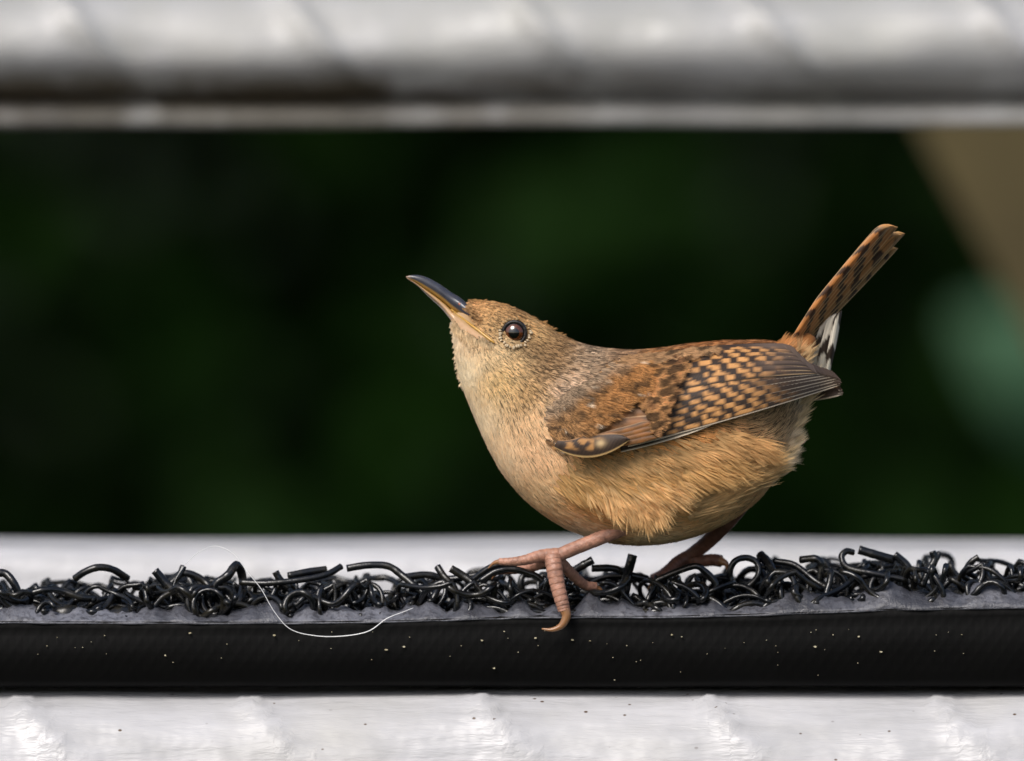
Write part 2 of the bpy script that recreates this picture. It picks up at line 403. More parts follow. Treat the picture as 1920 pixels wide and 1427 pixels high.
# coiled strands
def strand(pts, r, ns=7):
    V, F = tube_data([Vector(p)-moff for p in pts], r, ns); return mesh_obj('strand', V, F, M_vinyl, mat)
def pxs(l, r=8.5, n=None):
    pts = catmull([list(P(*p)) for p in l], n or max(10, 6*len(l)))
    rr = [r*.78/K*(1+.10*noise.noise(Vector((i*.35, l[0][0], 0)))) for i in range(len(pts))]
    return strand(pts, rr)
hand = [
 ([(1376, 1100, 0), (1368, 1075, 0), (1378, 1052, 0), (1400, 1046, .001), (1420, 1056, .001), (1422, 1078, 0), (1404, 1098, 0), (1380, 1104, -.001)], 8),
 ([(1186, 1040, -.002), (1180, 1062, -.002), (1170, 1095, -.001), (1150, 1120, 0)], 12),
 ([(290, 1070, -.003), (312, 1095, -.003), (340, 1120, -.004), (352, 1140, -.004)], 11),
 ([(285, 1120, 0), (315, 1098, 0), (335, 1080, .001), (344, 1062, .002)], 8),
 ([(318, 1090, .003), (340, 1076, .002), (362, 1078, .002), (385, 1092, .002), (400, 1110, 0)], 9),
 ([(395, 1118, -.004), (405, 1095, -.004), (428, 1078, -.004), (442, 1060, -.002), (452, 1072, 0), (456, 1098, 0), (448, 1128, -.003), (425, 1146, -.005), (402, 1138, -.006)], 11),
 ([(1600, 1036, .002), (1586, 1034, .001), (1578, 1046, 0), (1592, 1066, -.001), (1640, 1076, -.002), (1700, 1088, -.002)], 8),
 ([(1610, 1031, .004), (1640, 1040, .004), (1676, 1050, .005)], 11),
 ([(1677, 1040, .004), (1700, 1060, .004), (1712, 1085, .003), (1722, 1095, .003)], 10),
 ([(1748, 1034, 0), (1752, 1050, 0), (1740, 1072, -.001), (1728, 1100, -.002)], 9), ([(1762, 1036, .001), (1754, 1052, 0), (1748, 1066, 0)], 7),
 ([(1835, 1044, 0), (1818, 1056, 0), (1812, 1072, .001), (1830, 1082, .003)], 7),
 ([(140, 1085, 0), (160, 1072, -.001), (185, 1064, -.001), (212, 1068, 0), (240, 1085, .002)], 9),
 ([(60, 1112, -.006), (85, 1106, -.006), (115, 1108, -.005), (150, 1120, -.005), (180, 1122, -.004)], 8),
 ([(-10, 1075, -.002), (10, 1076, -.002), (25, 1092, -.003), (34, 1110, -.003)], 10),
 ([(450, 1092, -.002), (500, 1094, -.003), (560, 1088, -.003), (610, 1078, -.002), (640, 1062, 0)], 8),
 ([(540, 1080, 0), (580, 1072, .001), (612, 1068, .002)], 9), ([(516, 1072, 0), (524, 1086, 0), (540, 1104, 0)], 9),
 ([(650, 1066, 0), (690, 1060, 0), (728, 1062, 0), (755, 1080, -.001), (790, 1110, -.004), (810, 1130, -.006)], 9),
 ([(820, 1062, .001), (832, 1080, 0), (850, 1100, -.001), (860, 1125, -.002)], 9), ([(845, 1066, -.002), (868, 1080, -.002), (890, 1096, -.003), (900, 1112, -.004)], 10),
 ([(760, 1082, .003), (800, 1078, .004), (840, 1086, .004), (900, 1078, .002)], 9),
 ([(885, 1088, -.005), (920, 1064, -.006), (955, 1057, -.006), (990, 1062, -.005), (1040, 1062, -.003)], 8),
 ([(900, 1090, -.009), (930, 1072, -.009), (965, 1068, -.009), (1000, 1078, -.009), (1018, 1090, -.009)], 8),
 ([(1060, 1080, 0), (1090, 1062, -.001), (1112, 1050, -.001)], 10), ([(1110, 1066, 0), (1150, 1066, .001), (1180, 1078, .002), (1215, 1086, .003)], 9),
 ([(1220, 1095, -.003), (1250, 1080, -.003), (1300, 1062, -.004), (1320, 1070, -.004), (1340, 1090, -.004), (1345, 1110, -.004)], 8),
 ([(1500, 1050, .001), (1530, 1048, 0), (1540, 1062, 0), (1535, 1090, 0)], 9), ([(1425, 1040, .003), (1440, 1056, .001), (1460, 1090, -.002), (1475, 1120, -.004)], 12),
 ([(1450, 1052, .003), (1490, 1060, .002), (1530, 1090, 0), (1570, 1112, -.003)], 8)]
for l, r in hand: pxs(l, r)
nh = len(hand)
from mathutils import Quaternion
TV, TF = [], []
for i in range(360):
    single = i < 300-nh-2
    x = random.uniform(-.15, .15); px = 960+x*K; back = random.random()
    y = -.0065+.034*back**1.2
    zt = P(px, lip_py(px), YM).z
    tall = .0085 if px > 1400 else (.0075 if px > 200 else .0062)
    z = zt+random.uniform(0, .5)*tall
    if not single: tall *= .55; y = random.uniform(-.007, .034); x = random.uniform(-.17, .17); px = 960+x*K
    d = Vector((random.choice((-1, 1))*random.uniform(.5, 1), random.uniform(-.5, .5), random.uniform(-.5, .8))).normalized()
    ax = Vector((random.uniform(-.4, .4), random.choice((-1, 1))*random.uniform(.5, 1), random.uniform(-.6, .6))).normalized()
    step = .0011; n = random.randint(18, 52); cur = step/random.uniform(.0022, .0075)
    p = Vector((x, y, z)); pts = [p.copy()]
    for k in range(n):
        d = Quaternion(ax, cur) @ d
        if k > n-6 and random.random() < .85: d.z -= .35
        ax = (ax+Vector((random.gauss(0, .12), random.gauss(0, .12), random.gauss(0, .12)))).normalized()
        if p.z > zt+tall*.95 and d.z > 0: d.z *= -.3; ax = -ax
        if p.z < zt+.0006 and d.z < 0: d.z *= -.4
        if p.y < YM+.003 and d.y < 0: d.y *= -.5
        d.normalize(); p = p+d*step; pts.append(p.copy())
    rr_ = random.uniform(.00045, .00078); rl = [rr_*(1+.15*noise.noise(Vector((k*.4, i, 0)))) for k in range(len(pts))]
    if single: strand(pts, rl, 7)
    else:
        v, f = tube_data([q-moff for q in pts], rl, 6); o = len(TV); TV += v; TF += [tuple(a+o for a in q) for q in f]
tg = mesh_obj('strand_tangle', TV, TF, M_vinyl, mat); tg['kind'] = 'stuff'
# low wet clots that glue the strands to the backing
V = []; F = []
for i in range(150):
    x = random.uniform(-.17, .17); px = 960+x*K; zt = P(px, lip_py(px), YM).z
    v, f = ellipsoid((x, random.uniform(-.006, .03), zt+.0008), random.uniform(.0015, .005), random.uniform(.001, .003), random.uniform(.001, .0030), 9, 6)
    v = [q+Vector((noise.noise(q*700), noise.noise(q*700+Vector((3, 1, 4))), noise.noise(q*700+Vector((9, 9, 2)))))*.0008-moff for q in v]
    o = len(V); V += v; F += [tuple(a+o for a in q) for q in f]
cl = mesh_obj('sticky_clots', V, F, M_vinyl, mat); cl['kind'] = 'stuff'
# flecks of dirt
V = []; F = []
for i in range(70):
    px = random.uniform(-100, 2020) if i < 35 else random.gauss(1250, 330); py = 1180+abs(random.gauss(0, 38)); s = random.choice((.8, 1.0, 1.2, 1.5, 2.8))
    if py > 1290: continue
    c = P(px, py, YM-.0011); n = 6; o = len(V)
    pr = [c+Vector((s*random.uniform(.5, 1.4)*math.cos(a)/K, -.00025, s*random.uniform(.4, .8)*math.sin(a)/K)) for a in [2*math.pi*k/n for k in range(n)]]
    V += pr+[c+Vector((0, .0012, 0))]; F.append(tuple(o+k for k in range(n))); F += [(o+k, o+(k+1) % n, o+n) for k in range(n)]
de = mesh_obj('dirt_flecks', V, F, M_fleck, smooth=False); tag(de, 'tiny pale dirt flecks stuck on the black mat face', 'dirt', kind='stuff')
# loose white fibre
fp = [(322, 1110, -.005), (330, 1085, -.006), (347, 1060, -.008), (375, 1034, -.010), (405, 1024, -.012), (437, 1038, -.013), (466, 1075, -.014), (490, 1105, -.0145), (515, 1148, -.0145), (545, 1180, -.0145), (590, 1192, -.0145), (640, 1193, -.0145), (690, 1184, -.0145), (725, 1160, -.014), (755, 1148, -.0125), (775, 1140, -.0105)]
pts = catmull([list(P(*p)) for p in fp], 90)
rr = np.interp(np.arange(90), [0, 20, 45, 70, 89], [.00005, .00005, .00009, .00013, .00010])
V, F = tube_data(pts, rr, 6)
fb = mesh_obj('fibre', V, F, M_fibre); tag(fb, 'thin curved white fibre looping over the front edge of the mat', 'fibre')

# ================================================================== WREN
wren = empty('wren', P(1180, 1085, 0)); tag(wren, 'small brown wren with cocked tail and upturned bill standing on the mat', 'bird')
woff = wren.location.copy()
def wobj(name, V, F, m, parent=None, cols=None, uvs=None):
    return mesh_obj(name, [Vector(v)-woff for v in V] if parent is None else V, F, m, parent or wren, cols, uvs)
def B2(px, py): return np.array([(px-960)/K, (713.5-py)/K])      # bird frame, mid-plane
st = [ # top, bottom, half width (px)
 ((870, 568), (848, 600), 13), ((886, 564), (849, 622), 24), ((905, 565), (852, 650), 36), ((940, 570), (858, 685), 57), ((985, 588), (867, 722), 76),
 ((1028, 615), (880, 755), 84), ((1068, 638), (898, 798), 96), ((1118, 653), (922, 850), 116), ((1180, 659), (955, 903), 140),
 ((1240, 655), (1012, 958), 160), ((1300, 646), (1085, 1000), 172), ((1360, 641), (1170, 1020), 172), ((1412, 640), (1260, 1016), 160),
 ((1450, 642), (1345, 988), 136), ((1476, 655), (1415, 942), 104), ((1496, 672), (1455, 890), 74), ((1512, 682), (1482, 830), 48), ((1524, 690), (1505, 770), 26), ((1530, 698), (1520, 728), 10)]
arr = np.array([[*a, *b, w] for a, b, w in st], float); NS = 96; NT = 56
dn = catmull(arr, NS)
BV = []
for i in range(NS):
    tx, ty, bx_, by_, w = dn[i]; c = (B2(tx, ty)+B2(bx_, by_))/2; a = (B2(tx, ty)-B2(bx_, by_))/2
    for k in range(NT):
        t = 2*math.pi*k/NT; cs, sn = math.cos(t), math.sin(t)
        sw = math.copysign(abs(sn)**.92, sn)*w/K
        BV.append(Vector((c[0]+a[0]*cs, sw, c[1]+a[1]*cs)))
BF = [(i*NT+k, i*NT+(k+1) % NT, (i+1)*NT+(k+1) % NT, (i+1)*NT+k) for i in range(NS-1) for k in range(NT)]
BF += [tuple(range(NT))[::-1], tuple((NS-1)*NT+k for k in range(NT))]
bvh = BVHTree.FromPolygons(BV, [f for f in BF])
vd = Vector((0, ce, -se))
def near(px, py):
    o = P(px, py, -.2); hit = bvh.ray_cast(o, vd, 1.0)
    return hit[0]
# tables: x, y, r, g, b, streak, length(px)
T = np.array([
 (885, 570, 172, 128, 80, .35, 20), (920, 570, 172, 132, 86, .50, 22), (960, 585, 158, 122, 80, .55, 26), (1030, 625, 138, 108, 74, .45, 30), (1090, 660, 164, 141, 116, .40, 32), (1150, 680, 160, 128, 98, .40, 34),
 (1210, 680, 165, 118, 74, .40, 34), (1300, 662, 168, 114, 68, .45, 34), (1420, 645, 158, 108, 66, .4, 34),
 (915, 605, 160, 132, 92, .60, 17), (900, 590, 196, 158, 108, .35, 15), (1000, 616, 206, 170, 118, .25, 24), (985, 648, 112, 86, 58, .5, 22), (935, 655, 230, 206, 164, .2, 16), (960, 668, 204, 174, 128, .40, 20), (1010, 685, 146, 116, 82, .6, 28), (1025, 655, 138, 108, 74, .5, 26), (985, 725, 170, 138, 94, .5, 28), (930, 700, 206, 176, 124, .35, 22),
 (850, 612, 232, 216, 188, -.15, 20), (872, 680, 232, 218, 188, -.15, 34), (893, 755, 232, 214, 182, -.12, 40), (930, 840, 234, 210, 174, -.08, 44), (1000, 765, 198, 168, 130, .25, 32), (1010, 830, 220, 186, 146, .14, 36), (1045, 720, 192, 167, 142, .45, 32), (1000, 900, 230, 200, 156, .06, 42),
 (1080, 900, 212, 162, 96, .15, 46), (1100, 945, 206, 156, 98, .12, 46), (1150, 890, 212, 166, 98, .15, 48), (1220, 870, 200, 150, 88, .25, 48), (1190, 940, 230, 190, 132, .05, 46), (1300, 860, 188, 136, 78, .30, 48), (1300, 930, 212, 172, 110, .10, 50), (1380, 860, 196, 142, 84, .35, 46),
 (1430, 835, 208, 175, 130, .40, 40), (1480, 845, 238, 215, 180, .04, 36), (1440, 900, 212, 178, 126, .1, 46), (1080, 985, 228, 212, 184, .03, 44), (1200, 1012, 214, 196, 162, .04, 46), (1320, 985, 212, 184, 138, .06, 48), (1420, 930, 208, 178, 132, .08, 46), (1490, 750, 228, 214, 186, .25, 40), (1450, 785, 150, 124, 88, .4, 40)], float)
Tc = np.array([srgb(*r[2:5]) for r in T])*1.5; Tc /= np.maximum(Tc.max(1)/.86, 1)[:, None]
FL = np.array([(890, 570, .9, .25), (960, 585, .9, .35), (1040, 630, .9, .45), (1120, 665, 1, .15), (1250, 665, 1, -.05), (1400, 650, 1, 0), (1480, 660, .8, -.3), (920, 600, .8, .5), (960, 680, .75, .65), (1010, 665, .9, .5), (1040, 720, .8, .6),
 (850, 610, .15, 1), (865, 680, .15, 1), (890, 760, .3, .95), (920, 830, .4, .9), (960, 900, .6, .8), (980, 760, .5, .85), (1000, 830, .6, .8), (1060, 720, .9, .45), (1080, 900, .9, .5), (1150, 880, .9, .45), (1250, 860, .95, .35), (1190, 930, .72, .75), (1210, 970, .5, .9), (1290, 900, .95, .35), (1340, 940, .95, -.35), (1400, 890, .95, -.4), (1350, 850, .9, .4), (1450, 840, 1, -.3), (1490, 800, .8, -.6), (1050, 980, .95, .35), (1150, 1010, 1, .1), (1280, 1000, .95, -.25), (1400, 950, .85, -.5), (1500, 740, .5, -.85)], float)
def idw(tab, vals, x, y, soft=26.0):
    d2 = (x[:, None]-tab[None, :, 0])**2+(y[:, None]-tab[None, :, 1])**2
    w = 1/(d2+soft**2)**2; w /= w.sum(1)[:, None]; return w @ vals
BVa = np.array([tuple(v) for v in BV])
bcol = idw(T, Tc, 960+BVa[:, 0]*K, 713.5-BVa[:, 2]*K)*.9
body = wobj('body', BV, BF, M_plume, cols=bcol)
body.data.update()
# ---- plumage: tufts of fine barbs that follow the lie of the feathers
wing_poly = [(1075, 745), (1180, 690), (1300, 662), (1480, 658), (1530, 700), (1400, 765), (1200, 838), (1060, 845)]
def inpoly(x, y, poly):
    c = np.zeros(len(x), bool); n = len(poly); j = n-1
    for i in range(n):
        xi, yi = poly[i]; xj, yj = poly[j]
        c ^= ((yi > y) != (yj > y)) & (x < (xj-xi)*(y-yi)/(yj-yi+1e-9)+xi); j = i
    return c
def sample_body(n):
    tri = []
    for f in BF[:-2]: tri += [(f[0], f[1], f[2]), (f[0], f[2], f[3])]
    tri = np.array(tri); a, b, c = BVa[tri[:, 0]], BVa[tri[:, 1]], BVa[tri[:, 2]]
    cr = np.cross(b-a, c-a); ar = np.linalg.norm(cr, axis=1)/2
    xs = (a[:, 0]+b[:, 0]+c[:, 0])/3*K+960
    wgt = ar*np.interp(xs, [860, 1000, 1080, 1200], [7.0, 4.2, 2.0, 1.0])
    idx = rng.choice(len(tri), n, p=wgt/wgt.sum()); u, v = rng.random(n), rng.random(n); m = u+v > 1; u[m], v[m] = 1-u[m], 1-v[m]
    p = a[idx]+(b-a)[idx]*u[:, None]+(c-a)[idx]*v[:, None]; nn = cr[idx]/np.linalg.norm(cr[idx], axis=1)[:, None]
    nn *= np.sign(nn[:, 1]*p[:, 1]+1e-12)[:, None]     # outwards
    return p, nn
def tufts(name, p, nn, nb=13, lift=(.00012, .00050), Lmul=1.0, spread=.34, bw=.00008, darktip=None, col=None, flow=None, keep_out=True):
    n = len(p)
    cen = np.stack([np.zeros(n), np.zeros(n), np.zeros(n)], 1)
    x = 960+p[:, 0]*K; y = 713.5-p[:, 2]*K
    f2 = idw(FL, FL[:, 2:4], x, y, 20.0) if flow is None else np.tile(np.array(flow, float), (n, 1))
    att = idw(T, np.hstack([Tc, T[:, 5:7]]), x, y)
    f = np.stack([f2[:, 0], np.zeros(n), -f2[:, 1]], 1)+rng.normal(0, .10, (n, 3))
    f -= nn*np.sum(f*nn, 1)[:, None]; f /= np.linalg.norm(f, axis=1)[:, None]
    r = np.cross(nn, f); L = att[:, 4]/K*Lmul*rng.uniform(.7, 1.25, n); lf = rng.uniform(lift[0], lift[1], n)*np.clip(att[:, 4]/36, .35, 1.5)*np.clip(.4+2.5*att[:, 3], .4, 1)
    tip = np.empty((n, 3)); mid = np.empty((n, 3))
    for i in range(n):
        q = bvh.find_nearest(Vector(p[i]+f[i]*L[i]*.98)); tip[i] = np.array(q[0])+np.array(nn[i])*lf[i]
        q = bvh.find_nearest(Vector(p[i]+f[i]*L[i]*.5)); mid[i] = np.array(q[0])+np.array(nn[i])*lf[i]*.75
    V = np.empty((n*nb*5, 3)); C = np.empty((n*nb*5, 3))
    base = (att[:, :3] if col is None else col)*np.exp(rng.normal(0, 1, (n, 1))*(.07+.16*np.maximum(att[:, 3:4], 0)))
    wid = L*spread
    for k in range(nb):
        u = (k+.5)/nb*2-1+rng.normal(0, .05, n); uu = u[:, None]
        b0 = p-nn*.0001+r*(uu*wid[:, None]*.25)
        m0 = mid+r*(uu*wid[:, None]*.8)
        lenj = rng.uniform(.86, 1.06, n)[:, None]-.22*uu**2
        t0 = b0*(1-lenj)+(tip+r*(uu*wid[:, None]*1.0))*lenj+rng.normal(0, .00004, (n, 3))
        hw = bw*rng.uniform(.7, 1.3, n)[:, None]
        sl_ = r*hw+nn*hw*rng.normal(0, .35, n)[:, None]
        o = np.arange(n)*nb*5+k*5
        V[o] = b0-sl_; V[o+1] = b0+sl_; V[o+2] = m0-sl_; V[o+3] = m0+sl_; V[o+4] = t0
        dark = (rng.random(n) < att[:, 3]*np.where(np.abs(u) < .38, 1.5, .3))
        mul = np.where(dark, rng.uniform(.14, .42, n), rng.uniform(.9, 1.18, n))[:, None]
        c = base*mul
        C[o] = c*.88; C[o+1] = c*.88; C[o+2] = c; C[o+3] = c
        ct = c*1.08
        if darktip is not None: ct = np.where(darktip[:, None], c*.35, ct)
        C[o+4] = ct
        if darktip is not None:
            C[o+2] = np.where(darktip[:, None], c*.75, c); C[o+3] = C[o+2]
    nbt = n*nb
    me = bpy.data.meshes.new(name); me.vertices.add(nbt*5); me.vertices.foreach_set('co', (V-np.array(woff)).astype(np.float32).ravel())
    o = np.arange(nbt)*5
    tri = np.stack([o, o+1, o+3, o, o+3, o+2, o+2, o+3, o+4], 1).reshape(-1)
    me.loops.add(len(tri)); me.loops.foreach_set('vertex_index', tri.astype(np.int32))
    me.polygons.add(nbt*3); me.polygons.foreach_set('loop_start', np.arange(0, len(tri), 3, dtype=np.int32))
    try: me.polygons.foreach_set('loop_total', np.full(nbt*3, 3, dtype=np.int32))
    except Exception: pass
    a = me.color_attributes.new('Col', 'FLOAT_COLOR', 'POINT'); cc = np.ones((nbt*5, 4), np.float32); cc[:, :3] = C; a.data.foreach_set('color', cc.ravel())
    me.materials.append(M_plume); me.update(calc_edges=True); me.validate()
    ob = link(bpy.data.objects.new(name, me), wren); ob['kind'] = 'stuff'
    return ob
EYE = (966, 620)
p, nn = sample_body(30000)
x = 960+p[:, 0]*K; y = 713.5-p[:, 2]*K; nearside = p[:, 1] < .003
keep = np.where(nearside, True, rng.random(len(x)) < .35)
ey = y+np.abs(p[:, 1])*K*se
keep &= ~(nearside & inpoly(x, ey, wing_poly))
keep &= ~(inpoly(x, ey, wing_poly) & ~nearside)
keep &= ((x-EYE[0])**2+(y-(EYE[1]-4))**2 > 25**2)
gape = np.abs((y-597)-(x-868)*.78)/1.27                       # clear of the gape line
keep &= ~((gape < 6) & (x < 928) & (x > 850))
keep &= ~((x < 874) & (y < 604))
keep &= ~inpoly(x, ey, [(835, 560), (870, 560), (880, 597), (926, 636), (926, 640), (900, 627), (882, 624), (864, 613), (842, 600)])
p, nn, x, y = p[keep], nn[keep], x[keep], y[keep]
mant = (y < np.interp(x, [1080, 1250, 1480], [740, 690, 660])) & (x > 1080)
dt = mant & (rng.random(len(x)) < .35)
tufts('body_plumage', p, nn, darktip=dt)

# ---- wing surface
GX = np.arange(1000, 1640, 8.0); GY = np.arange(600, 910, 8.0)
H = np.full((len(GY), len(GX)), np.nan)
for j, gy in enumerate(GY):
    for i, gx in enumerate(GX):
        q = near(gx, gy)
        if q is not None: H[j, i] = q.y
known = ~np.isnan(H); hit = H.copy()
H[~known] = -.008; H[0, :] = 0.0; H[:, -1] = -.0045; H[-1, :] = np.where(known[-1], H[-1], -.012)
for it in range(900):
    A = H.copy(); A[1:-1, 1:-1] = (H[:-2, 1:-1]+H[2:, 1:-1]+H[1:-1, :-2]+H[1:-1, 2:])/4
    H = np.where(known, hit, A); H[0, :] = 0; H[:, -1] = -.0045
for it in range(10):
    A = H.copy(); A[1:-1, 1:-1] = (H[:-2, 1:-1]+H[2:, 1:-1]+H[1:-1, :-2]+H[1:-1, 2:])/4; H = A
H = np.where(known, np.minimum(H, hit-.0003), H)
for it in range(3):
    A = H.copy(); A[1:-1, 1:-1] = (H[:-2, 1:-1]+H[2:, 1:-1]+H[1:-1, :-2]+H[1:-1, 2:])/4; H = A
def wy(px, py):
    fx = min(max((px-GX[0])/8, 0), len(GX)-1.001); fy = min(max((py-GY[0])/8, 0), len(GY)-1.001)
    i, j = int(fx), int(fy); u, v = fx-i, fy-j
    return (H[j, i]*(1-u)+H[j, i+1]*u)*(1-v)+(H[j+1, i]*(1-u)+H[j+1, i+1]*u)*v
def nz(x, y, s=1.0, o=0.0): return noise.noise(Vector((x*s, y*s, o)))
def sm(a, b, t): t = min(1, max(0, (t-a)/(b-a))); return t*t*(3-2*t)
# base sheet of the wing, feathers are its children
lowL = lambda x: np.interp(x, [1040, 1060, 1120, 1180, 1250, 1370, 1450, 1540, 1572], [805, 846, 856, 838, 818, 778, 746, 716, 712])-5
upL = lambda x: np.interp(x, [1040, 1100, 1200, 1300, 1480, 1540, 1572], [770, 735, 692, 668, 662, 700, 708])
wing = None
def grid_obj(name, fn, nu, nv, colfn, m, parent, off):
    V = []; C = []; U = []
    for i in range(nu+1):
        for j in range(nv+1):
            u, v = i/nu, (j/nv)**1.45; px, py, y = fn(u, v); V.append(P(px, py, y)-off); C.append(colfn(u, v, px, py)); U.append((u, v*.12))
    F = [(i*(nv+1)+j, (i+1)*(nv+1)+j, (i+1)*(nv+1)+j+1, i*(nv+1)+j+1) for i in range(nu) for j in range(nv)]
    return mesh_obj(name, V, F, m, parent, C, U)
def wfn(u, v):
    x = 1040+u*532; y0, y1 = float(lowL(x)), float(upL(x)); py = y0+(y1-y0)*v; return x, py, wy(x, py)-.0004
c_dark = srgb(52, 40, 32); c_br = srgb(120, 84, 52); c_buff = srgb(206, 150, 92); c_ruf = srgb(178, 116, 62); c_grey = srgb(110, 92, 80); c_pale = srgb(232, 214, 188); c_blk = srgb(30, 25, 23)
wing = grid_obj('wing', wfn, 50, 14, lambda u, v, x, y: c_br*.8, M_vane, wren, woff)
def bez(a, b, c, t): a, b, c = map(np.array, (a, b, c)); return a*(1-t)**2+2*b*t*(1-t)+c*t*t
def vane(parent, a, b, c, w, layer, colfn, nu=44, nv=9, surf=None, camber=.00022, side=-1, name='feather', tipround=.82, basew=.6, off=None):
    """feather whose lower (outer) edge runs a-b-c in the side view; w = width in px growing to `side`"""
    surf = surf or wy
    def fn(u, v):
        q = bez(a, b, c, u); t = bez(a, b, c, min(1, u+.02))-bez(a, b, c, max(0, u-.02)); t /= np.linalg.norm(t)+1e-9
        nrm = np.array([-t[1], t[0]])*(1 if (t[0] > 0) else -1)*(-side)*-1
        if (nrm[1] > 0) == (side < 0): nrm = -nrm
        ww = w*(basew+(1-basew)*min(1, u*3))
        if u > tipround: ww *= math.sqrt(max(0.0, 1-((u-tipround)/(1-tipround))**2))*.97+.03
        bow = ww*.10*math.sin(math.pi*min(1, u))
        q = q+nrm*(ww*v)
        return q[0], q[1], surf(q[0], q[1])-layer-camber*math.sin(math.pi*v)*(.5+.5*min(1, u*3))
    return grid_obj(name, fn, nu, nv, colfn, M_vane, parent, off if off is not None else woff)
def flight_col(seed, patches, edge, phase, grey=.3, per=46.0, x0=1195, x1=1480):
    def f(u, v, x, y):
        c = c_dark*(1+.25*nz(x, y, .05, seed))
        c = c*(1-grey*sm(.3, .9, u))+c_grey*(grey*sm(.3, .9, u))*.7
        if patches and .05 < v < .62 and x > x0-20:
            q = ((x-phase+16*v+13*nz(x, seed*7, .03, seed))/per) % 1.0; q = abs(q-.5)*2
            a = 1-sm(.36, .54, math.hypot(q*.80, (v-.27+.10*(q-.5))/.28*.55)+.26*nz(x, y, .10, seed+3)); a *= 1-sm(x1-60, x1+50, x)
            c = c*(1-a)+c_buff*(1+.2*nz(x, y, .06, seed))*a
        e = (1-sm(.04, .10+.09*(edge > .8), v))*max(edge, .4*sm(1340, 1460, x))
        c = c*(1-e)+c_pale*1.3*e
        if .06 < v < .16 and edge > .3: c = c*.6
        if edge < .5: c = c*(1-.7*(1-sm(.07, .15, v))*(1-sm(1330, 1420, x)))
        return c
    return f
FE = []
def ff(*a, **k): FE.append(vane(wing, *a, **k))
ff((1165, 848), (1290, 822), (1372, 780), 26, .0009, flight_col(1, False, 1.0, 0, .55), tipround=.9)
ff((1178, 838), (1350, 800), (1548, 715), 30, .0011, flight_col(2, False, .9, 0, .25), tipround=.93)
lows = [(1205, 830, 1395, 783, 1577, 722), (1200, 820, 1395, 772, 1579, 718), (1196, 809, 1397, 761, 1577, 713), (1192, 798, 1400, 750, 1572, 710), (1188, 786, 1400, 739, 1562, 707), (1186, 773, 1400, 728, 1550, 705), (1184, 760, 1400, 716, 1540, 702)]
for i, (ax, ay, bx, by, cx, cy) in enumerate(lows):
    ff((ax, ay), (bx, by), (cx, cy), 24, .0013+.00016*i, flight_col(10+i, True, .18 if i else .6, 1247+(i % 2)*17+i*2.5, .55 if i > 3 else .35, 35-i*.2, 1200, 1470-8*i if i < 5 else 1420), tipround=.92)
ter = [(1184, 747, 1390, 704, 1532, 701), (1188, 734, 1388, 693, 1524, 696), (1192, 721, 1384, 682, 1516, 689), (1198, 708, 1380, 672, 1506, 680), (1206, 696, 1376, 663, 1497, 671), (1216, 685, 1372, 655, 1488, 663), (1228, 675, 1370, 649, 1478, 656)]
def tert_col(seed, phase):
    def f(u, v, x, y):
        g = c_grey*(.85+.25*nz(x, y, .04, seed))
        q = ((x-phase+12*v+14*nz(x, seed*5, .03, seed))/35) % 1.0; q = abs(q-.5)*2
        a = 1-sm(.34, .54, math.hypot(q*.80, (v-.27+.10*(q-.5))/.30*.55)+.30*nz(x, y, .10, seed))
        c = (c_buff*.92*(1+.25*nz(x, y, .05, seed+8)))*a+c_dark*1.05*(1-a)
        k = sm(1395, 1490, x+24*v+40*nz(seed*3.1, .5, 1, 2)); c = c*(1-k)+g*k
        e = (1-sm(.05, .12, v))*(.25+.5*k); c = c*(1-e)+srgb(206, 172, 128)*e
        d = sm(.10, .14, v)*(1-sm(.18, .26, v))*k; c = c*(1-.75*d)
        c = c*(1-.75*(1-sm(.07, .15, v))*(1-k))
        return c
    return f
for i, (ax, ay, bx, by, cx, cy) in enumerate(ter):
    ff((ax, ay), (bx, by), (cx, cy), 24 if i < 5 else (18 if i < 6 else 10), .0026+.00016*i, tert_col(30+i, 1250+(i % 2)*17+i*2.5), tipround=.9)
def covert_col(seed, warm=1.0, dark=.5, paleedge=.5, smooth_=False):
    def f(u, v, x, y):
        c = (c_ruf*.75+c_buff*.3)*warm*(1+.2*nz(x, y, .07, seed))
        if smooth_:
            c = c_br*1.15*(1-.45*sm(.3, .9, v))*(1+.25*nz(x, y, .06, seed))
            b = sm(-.05, .25, nz(x, y, .045, seed+5)); c = c*(1-.5*b)+c_ruf*.9*.5*b
            e = sm(.9, .97, v)*paleedge; c = c*(1-e)+srgb(205, 170, 130)*e
            d = sm(.72, .8, v)*(1-sm(.86, .9, v)); c = c*(1-.5*d)
        else:
            b = sm(.02, .16, nz(x*.8, y, .052, seed*.37)+.10*math.sin(u*9+seed)); c = c*(1-b*dark)+c_dark*b*dark
            s = .5+.5*math.sin(y*2.1+x*.15+seed); c = c*(.86+.22*s)
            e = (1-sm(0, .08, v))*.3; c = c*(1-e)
            t = sm(.9, 1, u)*.5; c = c*(1-t)+c_buff*t
        return c
    return f
def row(p0, p1, n, dvec, w, layer, seed, jit=3, smooth_=False, warm=1.0, dark=.85, top_over=True):
    for i in range(n):
        t = i/(n-1); tip = np.array(p0)*(1-t)+np.array(p1)*t+rng.normal(0, jit, 2); bs = tip-np.array(dvec)*rng.uniform(.9, 1.1)
        cm = (tip+bs)/2+np.array([0, 3]); ff(tuple(bs), tuple(cm), tuple(tip), w, layer+.00013*i, covert_col(seed+i*1.7, warm, dark, .8, smooth_), nu=22, nv=9, tipround=.6, camber=.0003)
